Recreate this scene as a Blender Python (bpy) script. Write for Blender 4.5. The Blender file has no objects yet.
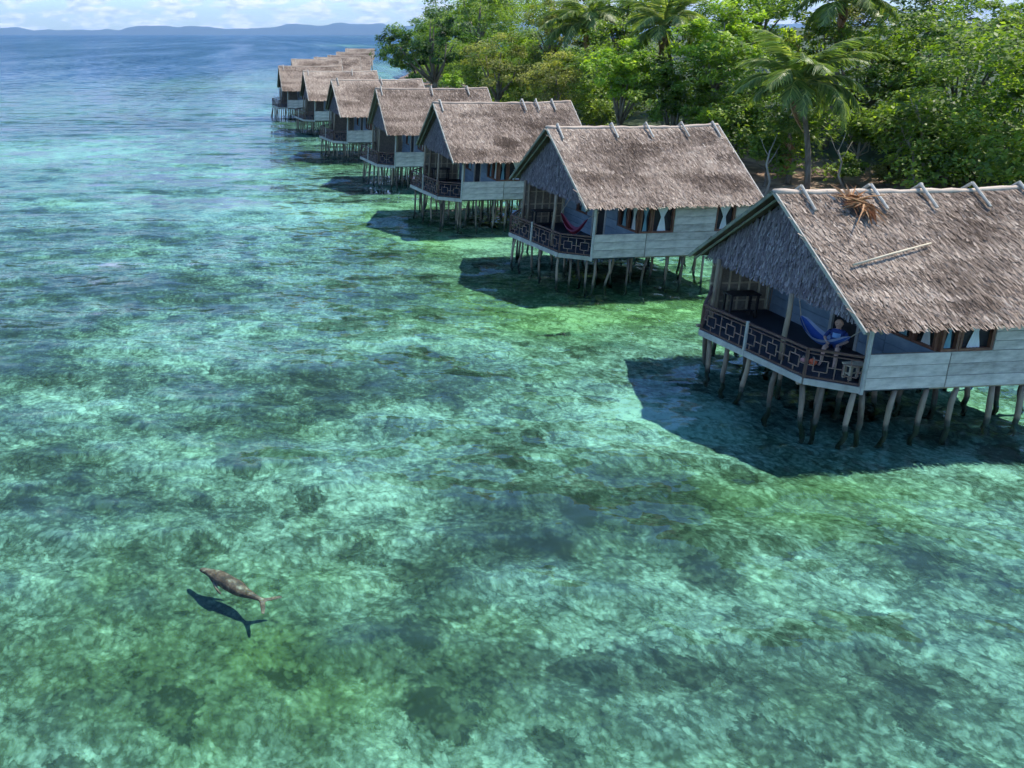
import bpy, bmesh, math, random
import numpy as np
from mathutils import Vector, Matrix, Euler

sc = bpy.context.scene
COL = sc.collection
R = math.radians

# ------------------------------------------------------------------ camera
F_PX, CX, CY, CAM_H = 820.0, 264.4, 244.1, 10.0      # focal length, optical centre (off-centre crop), height
PITCH = math.atan2(CY - 34.0, F_PX)
cam_d = bpy.data.cameras.new('camera')
cam_d.sensor_width = 36.0
cam_d.lens = 36.0 * F_PX / 1024
cam_d.shift_x = (512 - CX) / 1024
cam_d.shift_y = -(384 - CY) / 1024
cam_d.clip_start = 0.1
cam_d.clip_end = 40000
cam = bpy.data.objects.new('camera', cam_d)
COL.objects.link(cam)
cam.location = (0, 0, CAM_H)
cam.rotation_euler = (math.pi / 2 - PITCH, 0, 0)
sc.camera = cam

# ------------------------------------------------------------------ sun, sky, exposure
SUN_EL, SUN_AZ = 62.0, 72.0                          # azimuth clockwise from the viewing direction (+Y)
SUN_VEC = Vector((math.sin(R(SUN_AZ)) * math.cos(R(SUN_EL)), math.cos(R(SUN_AZ)) * math.cos(R(SUN_EL)), math.sin(R(SUN_EL))))
sun_d = bpy.data.lights.new('sun', 'SUN')
sun_d.energy = 4.4
sun_d.angle = R(0.53)
sun_d.color = (1.0, 0.93, 0.82)
sun_d.cycles.is_caustics_light = True
sun = bpy.data.objects.new('sun', sun_d)
COL.objects.link(sun)
sun.rotation_euler = SUN_VEC.to_track_quat('Z', 'Y').to_euler()
sun.location = (60, 0, 80)

world = bpy.data.worlds.new('World')
sc.world = world
world.use_nodes = True
wn, wl = world.node_tree.nodes, world.node_tree.links
wn.clear()
w_out = wn.new('ShaderNodeOutputWorld')
sky = wn.new('ShaderNodeTexSky')
sky.sky_type = 'NISHITA'
sky.sun_disc = False
sky.sun_elevation = R(SUN_EL)
sky.sun_rotation = R(SUN_AZ)
sky.air_density = 1.2
sky.dust_density = 0.6
sky.ozone_density = 2.0
bg_sky = wn.new('ShaderNodeBackground')
bg_sky.inputs['Strength'].default_value = 0.15
skm = wn.new('ShaderNodeMix')
skm.data_type = 'RGBA'
skm.blend_type = 'MULTIPLY'
skm.inputs[0].default_value = 1.0
skm.inputs[7].default_value = (0.71, 0.95, 1.22, 1)
wl.new(sky.outputs['Color'], skm.inputs[6])
wl.new(skm.outputs[2], bg_sky.inputs['Color'])
bg_cl = wn.new('ShaderNodeBackground')
bg_cl.inputs['Strength'].default_value = 1.0
tc = wn.new('ShaderNodeTexCoord')
mp = wn.new('ShaderNodeMapping')
mp.inputs['Scale'].default_value = (15, 15, 48)
mp.inputs['Location'].default_value = (3.1, 0.4, 0.35)
wl.new(tc.outputs['Generated'], mp.inputs['Vector'])
cn = wn.new('ShaderNodeTexNoise')
cn.inputs['Scale'].default_value = 1.7
cn.inputs['Detail'].default_value = 5
cn.inputs['Roughness'].default_value = 0.55
wl.new(mp.outputs['Vector'], cn.inputs['Vector'])
cr = wn.new('ShaderNodeValToRGB')
cr.color_ramp.elements[0].position = 0.48
cr.color_ramp.elements[1].position = 0.58
sxyz = wn.new('ShaderNodeSeparateXYZ')
wl.new(tc.outputs['Generated'], sxyz.inputs[0])
cov = wn.new('ShaderNodeMapRange')                  # cloud banks thicken towards the horizon
cov.inputs['From Min'].default_value = 0.0
cov.inputs['From Max'].default_value = 0.25
cov.inputs['To Min'].default_value = 0.07
cov.inputs['To Max'].default_value = -0.16
wl.new(sxyz.outputs['Z'], cov.inputs['Value'])
cadd = wn.new('ShaderNodeMath')
cadd.operation = 'ADD'
wl.new(cn.outputs['Fac'], cadd.inputs[0])
wl.new(cov.outputs[0], cadd.inputs[1])
wl.new(cadd.outputs[0], cr.inputs['Fac'])
cn2 = wn.new('ShaderNodeTexNoise')
cn2.inputs['Scale'].default_value = 4.0
cn2.inputs['Detail'].default_value = 4
wl.new(mp.outputs['Vector'], cn2.inputs['Vector'])
cr2 = wn.new('ShaderNodeValToRGB')
cr2.color_ramp.elements[0].position = 0.35
cr2.color_ramp.elements[0].color = (0.50, 0.62, 0.84, 1)
cr2.color_ramp.elements[1].position = 0.62
cr2.color_ramp.elements[1].color = (0.96, 0.97, 1.0, 1)
wl.new(cn2.outputs['Fac'], cr2.inputs['Fac'])
wl.new(cr2.outputs['Color'], bg_cl.inputs['Color'])
wmix = wn.new('ShaderNodeMixShader')
wl.new(cr.outputs['Color'], wmix.inputs['Fac'])
wl.new(bg_sky.outputs[0], wmix.inputs[1])
wl.new(bg_cl.outputs[0], wmix.inputs[2])
wl.new(wmix.outputs[0], w_out.inputs['Surface'])

world.cycles.sampling_method = 'MANUAL'
world.cycles.sample_map_resolution = 256

vs = sc.view_settings
vs.view_transform = 'Standard'
vs.look = 'None'
vs.exposure = 0.58
vs.gamma = 1.0
vs.use_curve_mapping = False
sc.cycles.max_bounces = 7
sc.cycles.caustics_refractive = True
sc.cycles.caustics_reflective = False
sc.cycles.diffuse_bounces = 2
sc.cycles.use_adaptive_sampling = True
sc.cycles.adaptive_threshold = 0.025
sc.cycles.use_light_tree = False
sc.cycles.adaptive_min_samples = 10
sc.cycles.glossy_bounces = 2
sc.cycles.transmission_bounces = 4
sc.cycles.transparent_max_bounces = 12
sc.cycles.volume_bounces = 0
sc.cycles.use_denoising = True
sc.cycles.sample_clamp_indirect = 6.0


# ------------------------------------------------------------------ pixel <-> world helpers
_c, _s = math.cos(PITCH), math.sin(PITCH)


def ray(u, v):
    x = (u - CX) / F_PX
    y = (CY - v) / F_PX
    return np.array([x, _c + y * _s, -_s + y * _c])


def at_z(u, v, z):
    d = ray(u, v)
    t = (z - CAM_H) / d[2]
    return d * t + np.array([0, 0, CAM_H])


def at_y(u, v, Y):
    d = ray(u, v)
    return d * (Y / d[1]) + np.array([0, 0, CAM_H])


# ------------------------------------------------------------------ numpy noise
def _hash(ix, iy, seed):
    h = (ix.astype(np.int64) * 374761393 + iy.astype(np.int64) * 668265263 + seed * 1442695041) & 0xffffffff
    h = ((h ^ (h >> 13)) * 1274126177) & 0xffffffff
    h = h ^ (h >> 16)
    return (h & 0xffff) / 65535.0


def vnoise(x, y, seed=0):
    ix, iy = np.floor(x), np.floor(y)
    fx, fy = x - ix, y - iy
    fx = fx * fx * (3 - 2 * fx)
    fy = fy * fy * (3 - 2 * fy)
    a, b = _hash(ix, iy, seed), _hash(ix + 1, iy, seed)
    c, d = _hash(ix, iy + 1, seed), _hash(ix + 1, iy + 1, seed)
    return (a * (1 - fx) + b * fx) * (1 - fy) + (c * (1 - fx) + d * fx) * fy


def fbm(x, y, seed=0, octv=4):
    t, amp, tot = 0, 1.0, 0
    for o in range(octv):
        t = t + amp * vnoise(x * 2 ** o, y * 2 ** o, seed + o * 17)
        tot += amp
        amp *= 0.5
    return t / tot


# ------------------------------------------------------------------ materials
MAT = {}


def new_mat(name):
    m = bpy.data.materials.new(name)
    m.use_nodes = True
    nt = m.node_tree
    MAT[name] = m
    return m, nt.nodes, nt.links, nt.nodes['Principled BSDF']


def ramp(nodes, stops, interp='LINEAR'):
    r = nodes.new('ShaderNodeValToRGB')
    r.color_ramp.interpolation = interp
    e = r.color_ramp.elements
    while len(e) < len(stops):
        e.new(0.5)
    for i, (p, c) in enumerate(stops):
        e[i].position = p
        e[i].color = (*c, 1) if len(c) == 3 else c
    return r


def noise(nodes, links, scale, detail=4, rough=0.55, coord='Object', stretch=None, dist=0.0):
    t = nodes.new('ShaderNodeTexCoord')
    n = nodes.new('ShaderNodeTexNoise')
    n.inputs['Scale'].default_value = scale
    n.inputs['Detail'].default_value = detail
    n.inputs['Roughness'].default_value = rough
    n.inputs['Distortion'].default_value = dist
    if coord == 'World':
        g = nodes.new('ShaderNodeNewGeometry')
        src = g.outputs['Position']
    else:
        src = t.outputs[coord]
    if stretch:
        mpn = nodes.new('ShaderNodeMapping')
        mpn.inputs['Scale'].default_value = stretch
        links.new(src, mpn.inputs['Vector'])
        src = mpn.outputs['Vector']
    links.new(src, n.inputs['Vector'])
    return n


def mixcol(nodes, links, a, b, fac, mode='MIX'):
    m = nodes.new('ShaderNodeMix')
    m.data_type = 'RGBA'
    m.blend_type = mode
    for sock, val in ((m.inputs[0], fac), (m.inputs[6], a), (m.inputs[7], b)):
        if isinstance(val, bpy.types.NodeSocket):
            links.new(val, sock)
        elif isinstance(val, (int, float)):
            sock.default_value = val
        else:
            sock.default_value = (*val, 1)
    return m.outputs[2]


def simple_mat(name, col, col2=None, scale=6, stretch=None, rough=0.8, bump=0.0, spec=0.3):
    m, n, l, p = new_mat(name)
    p.inputs['Roughness'].default_value = rough
    p.inputs['Specular IOR Level'].default_value = spec
    if col2 is None:
        col2 = tuple(c * 0.7 for c in col)
    nz = noise(n, l, scale, 6, 0.6, 'Object', stretch)
    oi = n.new('ShaderNodeObjectInfo')
    add = n.new('ShaderNodeMath')
    add.operation = 'MULTIPLY_ADD'
    l.new(oi.outputs['Random'], add.inputs[0])
    add.inputs[1].default_value = 0.18
    l.new(nz.outputs['Fac'], add.inputs[2])
    rp = ramp(n, [(0.35, col2), (0.75, col)])
    l.new(add.outputs[0], rp.inputs['Fac'])
    l.new(rp.outputs['Color'], p.inputs['Base Color'])
    if bump:
        b = n.new('ShaderNodeBump')
        b.inputs['Strength'].default_value = bump
        b.inputs['Distance'].default_value = 0.02
        l.new(nz.outputs['Fac'], b.inputs['Height'])
        l.new(b.outputs['Normal'], p.inputs['Normal'])
    return m


def tone_mat(name, stops, rough=0.9, nscale=1.2, namt=0.35, shift=0.14, transl=0.0, transl_tint=(1, 1, 1), spec=0.15):
    """colour follows a per-piece 'tone' value plus a slow drift"""
    m, n, l, p = new_mat(name)
    p.inputs['Roughness'].default_value = rough
    p.inputs['Specular IOR Level'].default_value = spec
    at = n.new('ShaderNodeAttribute')
    at.attribute_name = 'tone'
    nz = noise(n, l, nscale, 5, 0.6, 'Object')
    ma = n.new('ShaderNodeMath')
    ma.operation = 'MULTIPLY_ADD'
    l.new(nz.outputs['Fac'], ma.inputs[0])
    ma.inputs[1].default_value = namt
    l.new(at.outputs['Fac'], ma.inputs[2])
    su = n.new('ShaderNodeMath')
    su.operation = 'SUBTRACT'
    l.new(ma.outputs[0], su.inputs[0])
    su.inputs[1].default_value = namt * 0.5 + shift * 0.5
    oi = n.new('ShaderNodeObjectInfo')
    sh = n.new('ShaderNodeMath')
    sh.operation = 'MULTIPLY_ADD'
    l.new(oi.outputs['Random'], sh.inputs[0])
    sh.inputs[1].default_value = shift
    l.new(su.outputs[0], sh.inputs[2])
    rp = ramp(n, stops)
    l.new(sh.outputs[0], rp.inputs['Fac'])
    l.new(rp.outputs['Color'], p.inputs['Base Color'])
    if transl:
        tr = n.new('ShaderNodeBsdfTranslucent')
        tc_ = mixcol(n, l, rp.outputs['Color'], transl_tint, 1.0, 'MULTIPLY')
        l.new(tc_, tr.inputs['Color'])
        mx = n.new('ShaderNodeMixShader')
        mx.inputs['Fac'].default_value = transl
        l.new(p.outputs[0], mx.inputs[1])
        l.new(tr.outputs[0], mx.inputs[2])
        out = n['Material Output']
        l.new(mx.outputs[0], out.inputs['Surface'])
    return m


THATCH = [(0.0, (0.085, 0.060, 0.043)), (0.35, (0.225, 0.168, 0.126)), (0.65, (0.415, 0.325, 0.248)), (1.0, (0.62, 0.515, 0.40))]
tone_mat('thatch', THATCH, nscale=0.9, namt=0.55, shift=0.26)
tone_mat('gable_thatch', [(0.0, (0.065, 0.058, 0.066)), (0.5, (0.175, 0.15, 0.172)), (1.0, (0.34, 0.30, 0.33))], nscale=1.5, namt=0.3)  # same thatch in shadow: shade and bluish sky light painted into its colour
tone_mat('dry_frond', [(0.0, (0.16, 0.07, 0.03)), (0.5, (0.36, 0.18, 0.08)), (1.0, (0.55, 0.36, 0.2))])
GT = (1.5, 1.6, 0.6)
tone_mat('leaf_dark', [(0.0, (0.026, 0.056, 0.017)), (0.5, (0.058, 0.129, 0.030)), (1.0, (0.138, 0.242, 0.055))], nscale=0.5, namt=0.3, transl=0.48, transl_tint=GT, rough=0.5, spec=0.35)
tone_mat('leaf_mid', [(0.0, (0.061, 0.103, 0.016)), (0.5, (0.146, 0.233, 0.030)), (1.0, (0.314, 0.405, 0.054))], nscale=0.5, namt=0.3, transl=0.48, transl_tint=GT, rough=0.5, spec=0.35)
tone_mat('leaf_bright', [(0.0, (0.097, 0.164, 0.018)), (0.5, (0.236, 0.372, 0.033)), (1.0, (0.529, 0.633, 0.060))], nscale=0.5, namt=0.3, transl=0.48, transl_tint=GT, rough=0.5, spec=0.35)
tone_mat('leaf_olive', [(0.0, (0.094, 0.106, 0.025)), (0.5, (0.223, 0.242, 0.056)), (1.0, (0.430, 0.419, 0.105))], nscale=0.5, namt=0.3, transl=0.48, transl_tint=GT, rough=0.55, spec=0.3)
tone_mat('leaf_palm', [(0.0, (0.065, 0.108, 0.026)), (0.5, (0.162, 0.234, 0.058)), (1.0, (0.435, 0.448, 0.149))], nscale=0.5, namt=0.25, transl=0.48, transl_tint=GT, rough=0.4, spec=0.45)
simple_mat('bark', (0.26, 0.22, 0.17), (0.10, 0.08, 0.06), 5, (1, 1, 0.3), bump=0.6)
simple_mat('bark_pale', (0.42, 0.38, 0.31), (0.22, 0.19, 0.15), 5, (1, 1, 0.3), bump=0.5)
simple_mat('weathered_plank', (0.64, 0.58, 0.52), (0.30, 0.27, 0.24), 2.6, (0.8, 1, 2.2), rough=0.85, bump=0.3)
simple_mat('pale_board', (0.50, 0.49, 0.45), (0.30, 0.29, 0.26), 3, (1, 1, 1), rough=0.8, bump=0.2)
simple_mat('post_wood', (0.36, 0.285, 0.205), (0.19, 0.15, 0.11), 6, (1, 1, 0.25), bump=0.4)
simple_mat('dark_rail', (0.12, 0.066, 0.052), (0.06, 0.034, 0.03), 6, rough=0.6)
simple_mat('lattice_wood', (0.235, 0.15, 0.115), (0.13, 0.08, 0.065), 8, rough=0.65)
simple_mat('blue_floor', (0.034, 0.042, 0.055), (0.018, 0.022, 0.03), 2, (0.5, 6, 1), rough=0.6)
simple_mat('blue_wall', (0.24, 0.32, 0.40), (0.14, 0.20, 0.27), 2, rough=0.75)
simple_mat('woven_wall', (0.30, 0.255, 0.20), (0.14, 0.115, 0.09), 9, (1, 1, 1), bump=0.5)
simple_mat('frame_brown', (0.19, 0.085, 0.055), (0.10, 0.045, 0.03), 6, rough=0.55)
simple_mat('curtain_cloth', (0.74, 0.76, 0.75), (0.55, 0.58, 0.60), 5, (6, 6, 0.4), rough=0.9)
simple_mat('curtain_blue', (0.22, 0.40, 0.46), (0.14, 0.28, 0.34), 5, (6, 6, 0.4), rough=0.9)
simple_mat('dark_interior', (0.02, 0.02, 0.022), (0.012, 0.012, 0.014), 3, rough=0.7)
simple_mat('black_wood', (0.035, 0.03, 0.03), (0.018, 0.016, 0.016), 5, rough=0.55)
simple_mat('bamboo', (0.60, 0.52, 0.37), (0.40, 0.33, 0.22), 4, rough=0.6)
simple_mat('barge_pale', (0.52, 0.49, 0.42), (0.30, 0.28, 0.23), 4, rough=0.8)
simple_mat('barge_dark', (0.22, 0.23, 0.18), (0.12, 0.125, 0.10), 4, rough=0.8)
simple_mat('skin', (0.55, 0.35, 0.27), (0.47, 0.28, 0.21), 5, rough=0.55)
simple_mat('shirt_blue', (0.03, 0.06, 0.22), (0.02, 0.035, 0.14), 7, rough=0.85)
simple_mat('shirt_print', (0.25, 0.45, 0.72), (0.16, 0.32, 0.6), 12, rough=0.85)
simple_mat('shorts_navy', (0.03, 0.04, 0.09), (0.02, 0.025, 0.06), 7, rough=0.9)
simple_mat('hammock_blue', (0.06, 0.15, 0.52), (0.035, 0.08, 0.36), 4, rough=0.85)
simple_mat('hammock_stripe', (0.42, 0.50, 0.66), (0.3, 0.37, 0.55), 4, rough=0.85)
simple_mat('hammock_maroon', (0.30, 0.03, 0.05), (0.18, 0.02, 0.03), 4, rough=0.85)
simple_mat('cloth_pink', (0.55, 0.16, 0.27), (0.42, 0.10, 0.2), 4, rough=0.85)
simple_mat('rope', (0.55, 0.48, 0.38), (0.4, 0.34, 0.27), 9, rough=0.9)
simple_mat('float_orange', (0.78, 0.16, 0.06), (0.6, 0.10, 0.04), 4, rough=0.5)
simple_mat('float_pink', (0.72, 0.36, 0.32), (0.58, 0.25, 0.22), 4, rough=0.5)
simple_mat('eye_dark', (0.02, 0.015, 0.012), rough=0.3)
simple_mat('far_forest', (0.03, 0.06, 0.055), (0.02, 0.04, 0.04), 0.004, rough=0.95)


def stilt_mat():
    m, n, l, p = new_mat('stilt_wood')
    p.inputs['Roughness'].default_value = 0.8
    nz = noise(n, l, 5, 6, 0.6, 'Object', (1, 1, 0.25))
    oi = n.new('ShaderNodeObjectInfo')
    dry = ramp(n, [(0.3, (0.085, 0.066, 0.048)), (0.75, (0.32, 0.255, 0.185))])
    a1 = n.new('ShaderNodeMath'); a1.operation = 'MULTIPLY_ADD'
    l.new(oi.outputs['Random'], a1.inputs[0]); a1.inputs[1].default_value = 0.5
    a2 = n.new('ShaderNodeMath'); a2.operation = 'SUBTRACT'
    l.new(nz.outputs['Fac'], a2.inputs[0]); a2.inputs[1].default_value = 0.25
    l.new(a2.outputs[0], a1.inputs[2])
    l.new(a1.outputs[0], dry.inputs['Fac'])
    # tide-line growth: dark weed on the lowest half metre
    g = n.new('ShaderNodeNewGeometry')
    sx = n.new('ShaderNodeSeparateXYZ')
    l.new(g.outputs['Position'], sx.inputs[0])
    nz2 = noise(n, l, 9, 3, 0.6, 'World')
    mm = n.new('ShaderNodeMath'); mm.operation = 'MULTIPLY_ADD'
    l.new(nz2.outputs['Fac'], mm.inputs[0]); mm.inputs[1].default_value = -0.25
    l.new(sx.outputs['Z'], mm.inputs[2])
    mr = n.new('ShaderNodeMapRange')
    mr.inputs['From Min'].default_value = -0.02
    mr.inputs['From Max'].default_value = 0.10
    l.new(mm.outputs[0], mr.inputs['Value'])
    c = mixcol(n, l, (0.05, 0.06, 0.045), dry.outputs['Color'], mr.outputs[0])
    l.new(c, p.inputs['Base Color'])


stilt_mat()


def water_mat():
    m, n, l, p = new_mat('sea_water')
    n.remove(p)
    out = n['Material Output']
    g = n.new('ShaderNodeNewGeometry')

    def wv(scale, stretch, rot, detail, dist=0.0):
        mpn = n.new('ShaderNodeMapping')
        mpn.inputs['Scale'].default_value = stretch
        mpn.inputs['Rotation'].default_value = (0, 0, R(rot))
        l.new(g.outputs['Position'], mpn.inputs['Vector'])
        t = n.new('ShaderNodeTexNoise')
        t.inputs['Scale'].default_value = scale
        t.inputs['Detail'].default_value = detail
        t.inputs['Roughness'].default_value = 0.55
        t.inputs['Distortion'].default_value = dist
        l.new(mpn.outputs[0], t.inputs['Vector'])
        return t.outputs['Color']
    w1 = wv(0.42, (0.5, 1.5, 1), 12, 3)            # wind waves
    w2 = wv(2.1, (0.6, 1.3, 1), -14, 2)            # ripples
    cmn = n.new('ShaderNodeAttribute')
    cmn.attribute_name = 'calm'                      # calmer and rougher patches

    def vm(op, a_, b_):
        q = n.new('ShaderNodeVectorMath')
        q.operation = op
        for i_, val in enumerate((a_, b_)):
            if val is None:
                continue
            if isinstance(val, bpy.types.NodeSocket):
                l.new(val, q.inputs[i_])
            else:
                q.inputs[i_].default_value = val
        return q.outputs[0]
    sl = vm('ADD', vm('MULTIPLY', vm('SUBTRACT', w1, (.5, .5, .5)), (0.95, 1.95, 0)), vm('MULTIPLY', vm('SUBTRACT', w2, (.5, .5, .5)), (0.65, 0.95, 0)))
    sc_n = n.new('ShaderNodeVectorMath')
    sc_n.operation = 'SCALE'
    l.new(sl, sc_n.inputs[0])
    l.new(cmn.outputs['Fac'], sc_n.inputs['Scale'])
    nrm = vm('NORMALIZE', vm('ADD', sc_n.outputs[0], g.outputs['Normal']), None)
    half = n.new('ShaderNodeVectorMath')
    half.operation = 'SCALE'
    l.new(sc_n.outputs[0], half.inputs[0])
    half.inputs['Scale'].default_value = 0.35
    nrm_v = vm('NORMALIZE', vm('ADD', half.outputs[0], g.outputs['Normal']), None)
    fr = n.new('ShaderNodeFresnel')
    fr.inputs['IOR'].default_value = 1.33
    l.new(nrm, fr.inputs['Normal'])
    tr = n.new('ShaderNodeBsdfRefraction')
    tr.inputs['Color'].default_value = (0.585, 0.925, 0.895, 1)      # what the shallow water absorbs
    tr.inputs['IOR'].default_value = 1.33
    tr.inputs['Roughness'].default_value = 0.0
    l.new(nrm_v, tr.inputs['Normal'])
    gl = n.new('ShaderNodeBsdfGlossy')
    gl.inputs['Color'].default_value = (0.62, 0.69, 0.79, 1)      # grey-blue tint dims the reflected sky so the sea looks darker
    gl.inputs['Roughness'].default_value = 0.04
    l.new(nrm, gl.inputs['Normal'])
    mx = n.new('ShaderNodeMixShader')
    l.new(fr.outputs[0], mx.inputs['Fac'])
    l.new(tr.outputs[0], mx.inputs[1])
    l.new(gl.outputs[0], mx.inputs[2])
    l.new(mx.outputs[0], out.inputs['Surface'])
    return m


water_mat()


def seabed_mat():
    m, n, l, p = new_mat('seabed')
    p.inputs['Roughness'].default_value = 1.0
    p.inputs['Specular IOR Level'].default_value = 0.0
    at = n.new('ShaderNodeAttribute'); at.attribute_name = 'coral'
    ol = n.new('ShaderNodeAttribute'); ol.attribute_name = 'olive'
    warp = noise(n, l, 1.6, 1, 0.6, 'World')
    g = n.new('ShaderNodeNewGeometry')
    wa = n.new('ShaderNodeVectorMath'); wa.operation = 'MULTIPLY_ADD'
    l.new(warp.outputs['Color'], wa.inputs[0])
    wa.inputs[1].default_value = (0.16, 0.16, 0)
    l.new(g.outputs['Position'], wa.inputs[2])

    warp2 = noise(n, l, 11.0, 2, 0.6, 'World')
    wb = n.new('ShaderNodeVectorMath'); wb.operation = 'MULTIPLY_ADD'
    l.new(warp2.outputs['Color'], wb.inputs[0])
    wb.inputs[1].default_value = (0.16, 0.16, 0)
    l.new(wa.outputs[0], wb.inputs[2])

    def nz(scale, detail, rough=0.6):
        t = n.new('ShaderNodeTexNoise')
        t.inputs['Scale'].default_value = scale
        t.inputs['Detail'].default_value = detail
        t.inputs['Roughness'].default_value = rough
        l.new(wa.outputs[0], t.inputs['Vector'])
        return t.outputs['Fac']
    fine = nz(4.5, 4, 0.75)
    cells = []
    for sc_v in (9.0, 4.0):
        vor = n.new('ShaderNodeTexVoronoi')
        vor.feature = 'SMOOTH_F1' if False else 'F1'
        vor.inputs['Scale'].default_value = sc_v
        l.new(wb.outputs[0], vor.inputs['Vector'])
        sp = n.new('ShaderNodeSeparateColor')
        l.new(vor.outputs['Color'], sp.inputs[0])
        cells.append((sp.outputs[0], vor.outputs['Distance']))

    def math_(op, a, b, c=None):
        q = n.new('ShaderNodeMath'); q.operation = op
        for i, v in enumerate((a, b, c)):
            if v is None:
                continue
            if isinstance(v, bpy.types.NodeSocket):
                l.new(v, q.inputs[i])
            else:
                q.inputs[i].default_value = v
        return q.outputs[0]
    s = math_('MULTIPLY_ADD', fine, 1.35, math_('MULTIPLY', at.outputs['Fac'], 1.3))
    s = math_('ADD', s, -0.55)
    s = math_('MULTIPLY_ADD', cells[0][0], 0.44, s)
    s = math_('MULTIPLY_ADD', cells[1][0], 0.26, s)
    s = math_('MULTIPLY_ADD', cells[0][1], 0.5, s)
    # single coral heads, half a metre to a metre across, and pale shell-sand flecks
    head = n.new('ShaderNodeTexVoronoi')
    head.inputs['Scale'].default_value = 1.15
    hw = n.new('ShaderNodeVectorMath'); hw.operation = 'MULTIPLY_ADD'
    l.new(warp2.outputs['Color'], hw.inputs[0])
    hw.inputs[1].default_value = (0.30, 0.30, 0)
    l.new(wb.outputs[0], hw.inputs[2])
    l.new(hw.outputs[0], head.inputs['Vector'])
    hs = n.new('ShaderNodeSeparateColor')
    l.new(head.outputs['Color'], hs.inputs[0])
    hr = n.new('ShaderNodeMapRange')
    l.new(head.outputs['Distance'], hr.inputs['Value'])
    l.new(math_('MULTIPLY', hs.outputs[1], 0.42), hr.inputs['From Min'])
    hr.inputs['From Max'].default_value = 0.10
    pres = math_('GREATER_THAN', hs.outputs[0], 0.60)
    s = math_('MULTIPLY_ADD', math_('MULTIPLY', hr.outputs[0], pres), 0.34, s)
    fleck = math_('GREATER_THAN', cells[0][0], 0.90)
    s = math_('MULTIPLY_ADD', fleck, -0.26, s)
    rp = ramp(n, [(0.14, (0.52, 0.52, 0.43)), (0.43, (0.25, 0.26, 0.205)), (0.66, (0.105, 0.11, 0.08)), (0.95, (0.045, 0.046, 0.036))])
    fac_s = math_('MULTIPLY_ADD', s, 0.60, 0.06)
    l.new(fac_s, rp.inputs['Fac'])
    rp2 = ramp(n, [(0.14, (0.44, 0.47, 0.23)), (0.44, (0.18, 0.21, 0.08)), (0.95, (0.045, 0.055, 0.022))])
    l.new(fac_s, rp2.inputs['Fac'])
    omr = n.new('ShaderNodeMapRange')
    omr.inputs['From Min'].default_value = 0.05
    omr.inputs['From Max'].default_value = 1.05
    l.new(ol.outputs['Fac'], omr.inputs['Value'])
    c = mixcol(n, l, rp.outputs['Color'], rp2.outputs['Color'], omr.outputs[0])
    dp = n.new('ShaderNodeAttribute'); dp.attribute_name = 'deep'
    c = mixcol(n, l, c, (0.008, 0.06, 0.15), dp.outputs['Fac'])      # blue scattered by deep water, painted into the bed colour
    l.new(c, p.inputs['Base Color'])


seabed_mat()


def ground_mat():
    m, n, l, p = new_mat('island_ground')
    p.inputs['Roughness'].default_value = 0.95
    g = n.new('ShaderNodeNewGeometry')
    sx = n.new('ShaderNodeSeparateXYZ')
    l.new(g.outputs['Position'], sx.inputs[0])
    nz = noise(n, l, 0.9, 6, 0.65, 'World')
    rp = ramp(n, [(0.3, (0.10, 0.065, 0.045)), (0.5, (0.21, 0.135, 0.09)), (0.72, (0.40, 0.31, 0.22))])
    l.new(nz.outputs['Fac'], rp.inputs['Fac'])
    mr = n.new('ShaderNodeMapRange')
    mr.inputs['From Min'].default_value = 0.95
    mr.inputs['From Max'].default_value = 1.6
    l.new(sx.outputs['Z'], mr.inputs['Value'])
    c = mixcol(n, l, rp.outputs['Color'], (0.035, 0.055, 0.018), mr.outputs[0])     # leafy undergrowth away from the bank
    l.new(c, p.inputs['Base Color'])


ground_mat()
m_, n_, l_, p_ = new_mat('dugong_skin')
p_.inputs['Roughness'].default_value = 0.6
nz_ = noise(n_, l_, 7, 5, 0.7, 'Object')
rp_ = ramp(n_, [(0.40, (0.13, 0.042, 0.03)), (0.55, (0.30, 0.10, 0.07)), (0.68, (0.66, 0.34, 0.26))])
l_.new(nz_.outputs['Fac'], rp_.inputs['Fac'])
l_.new(rp_.outputs['Color'], p_.inputs['Base Color'])


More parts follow.
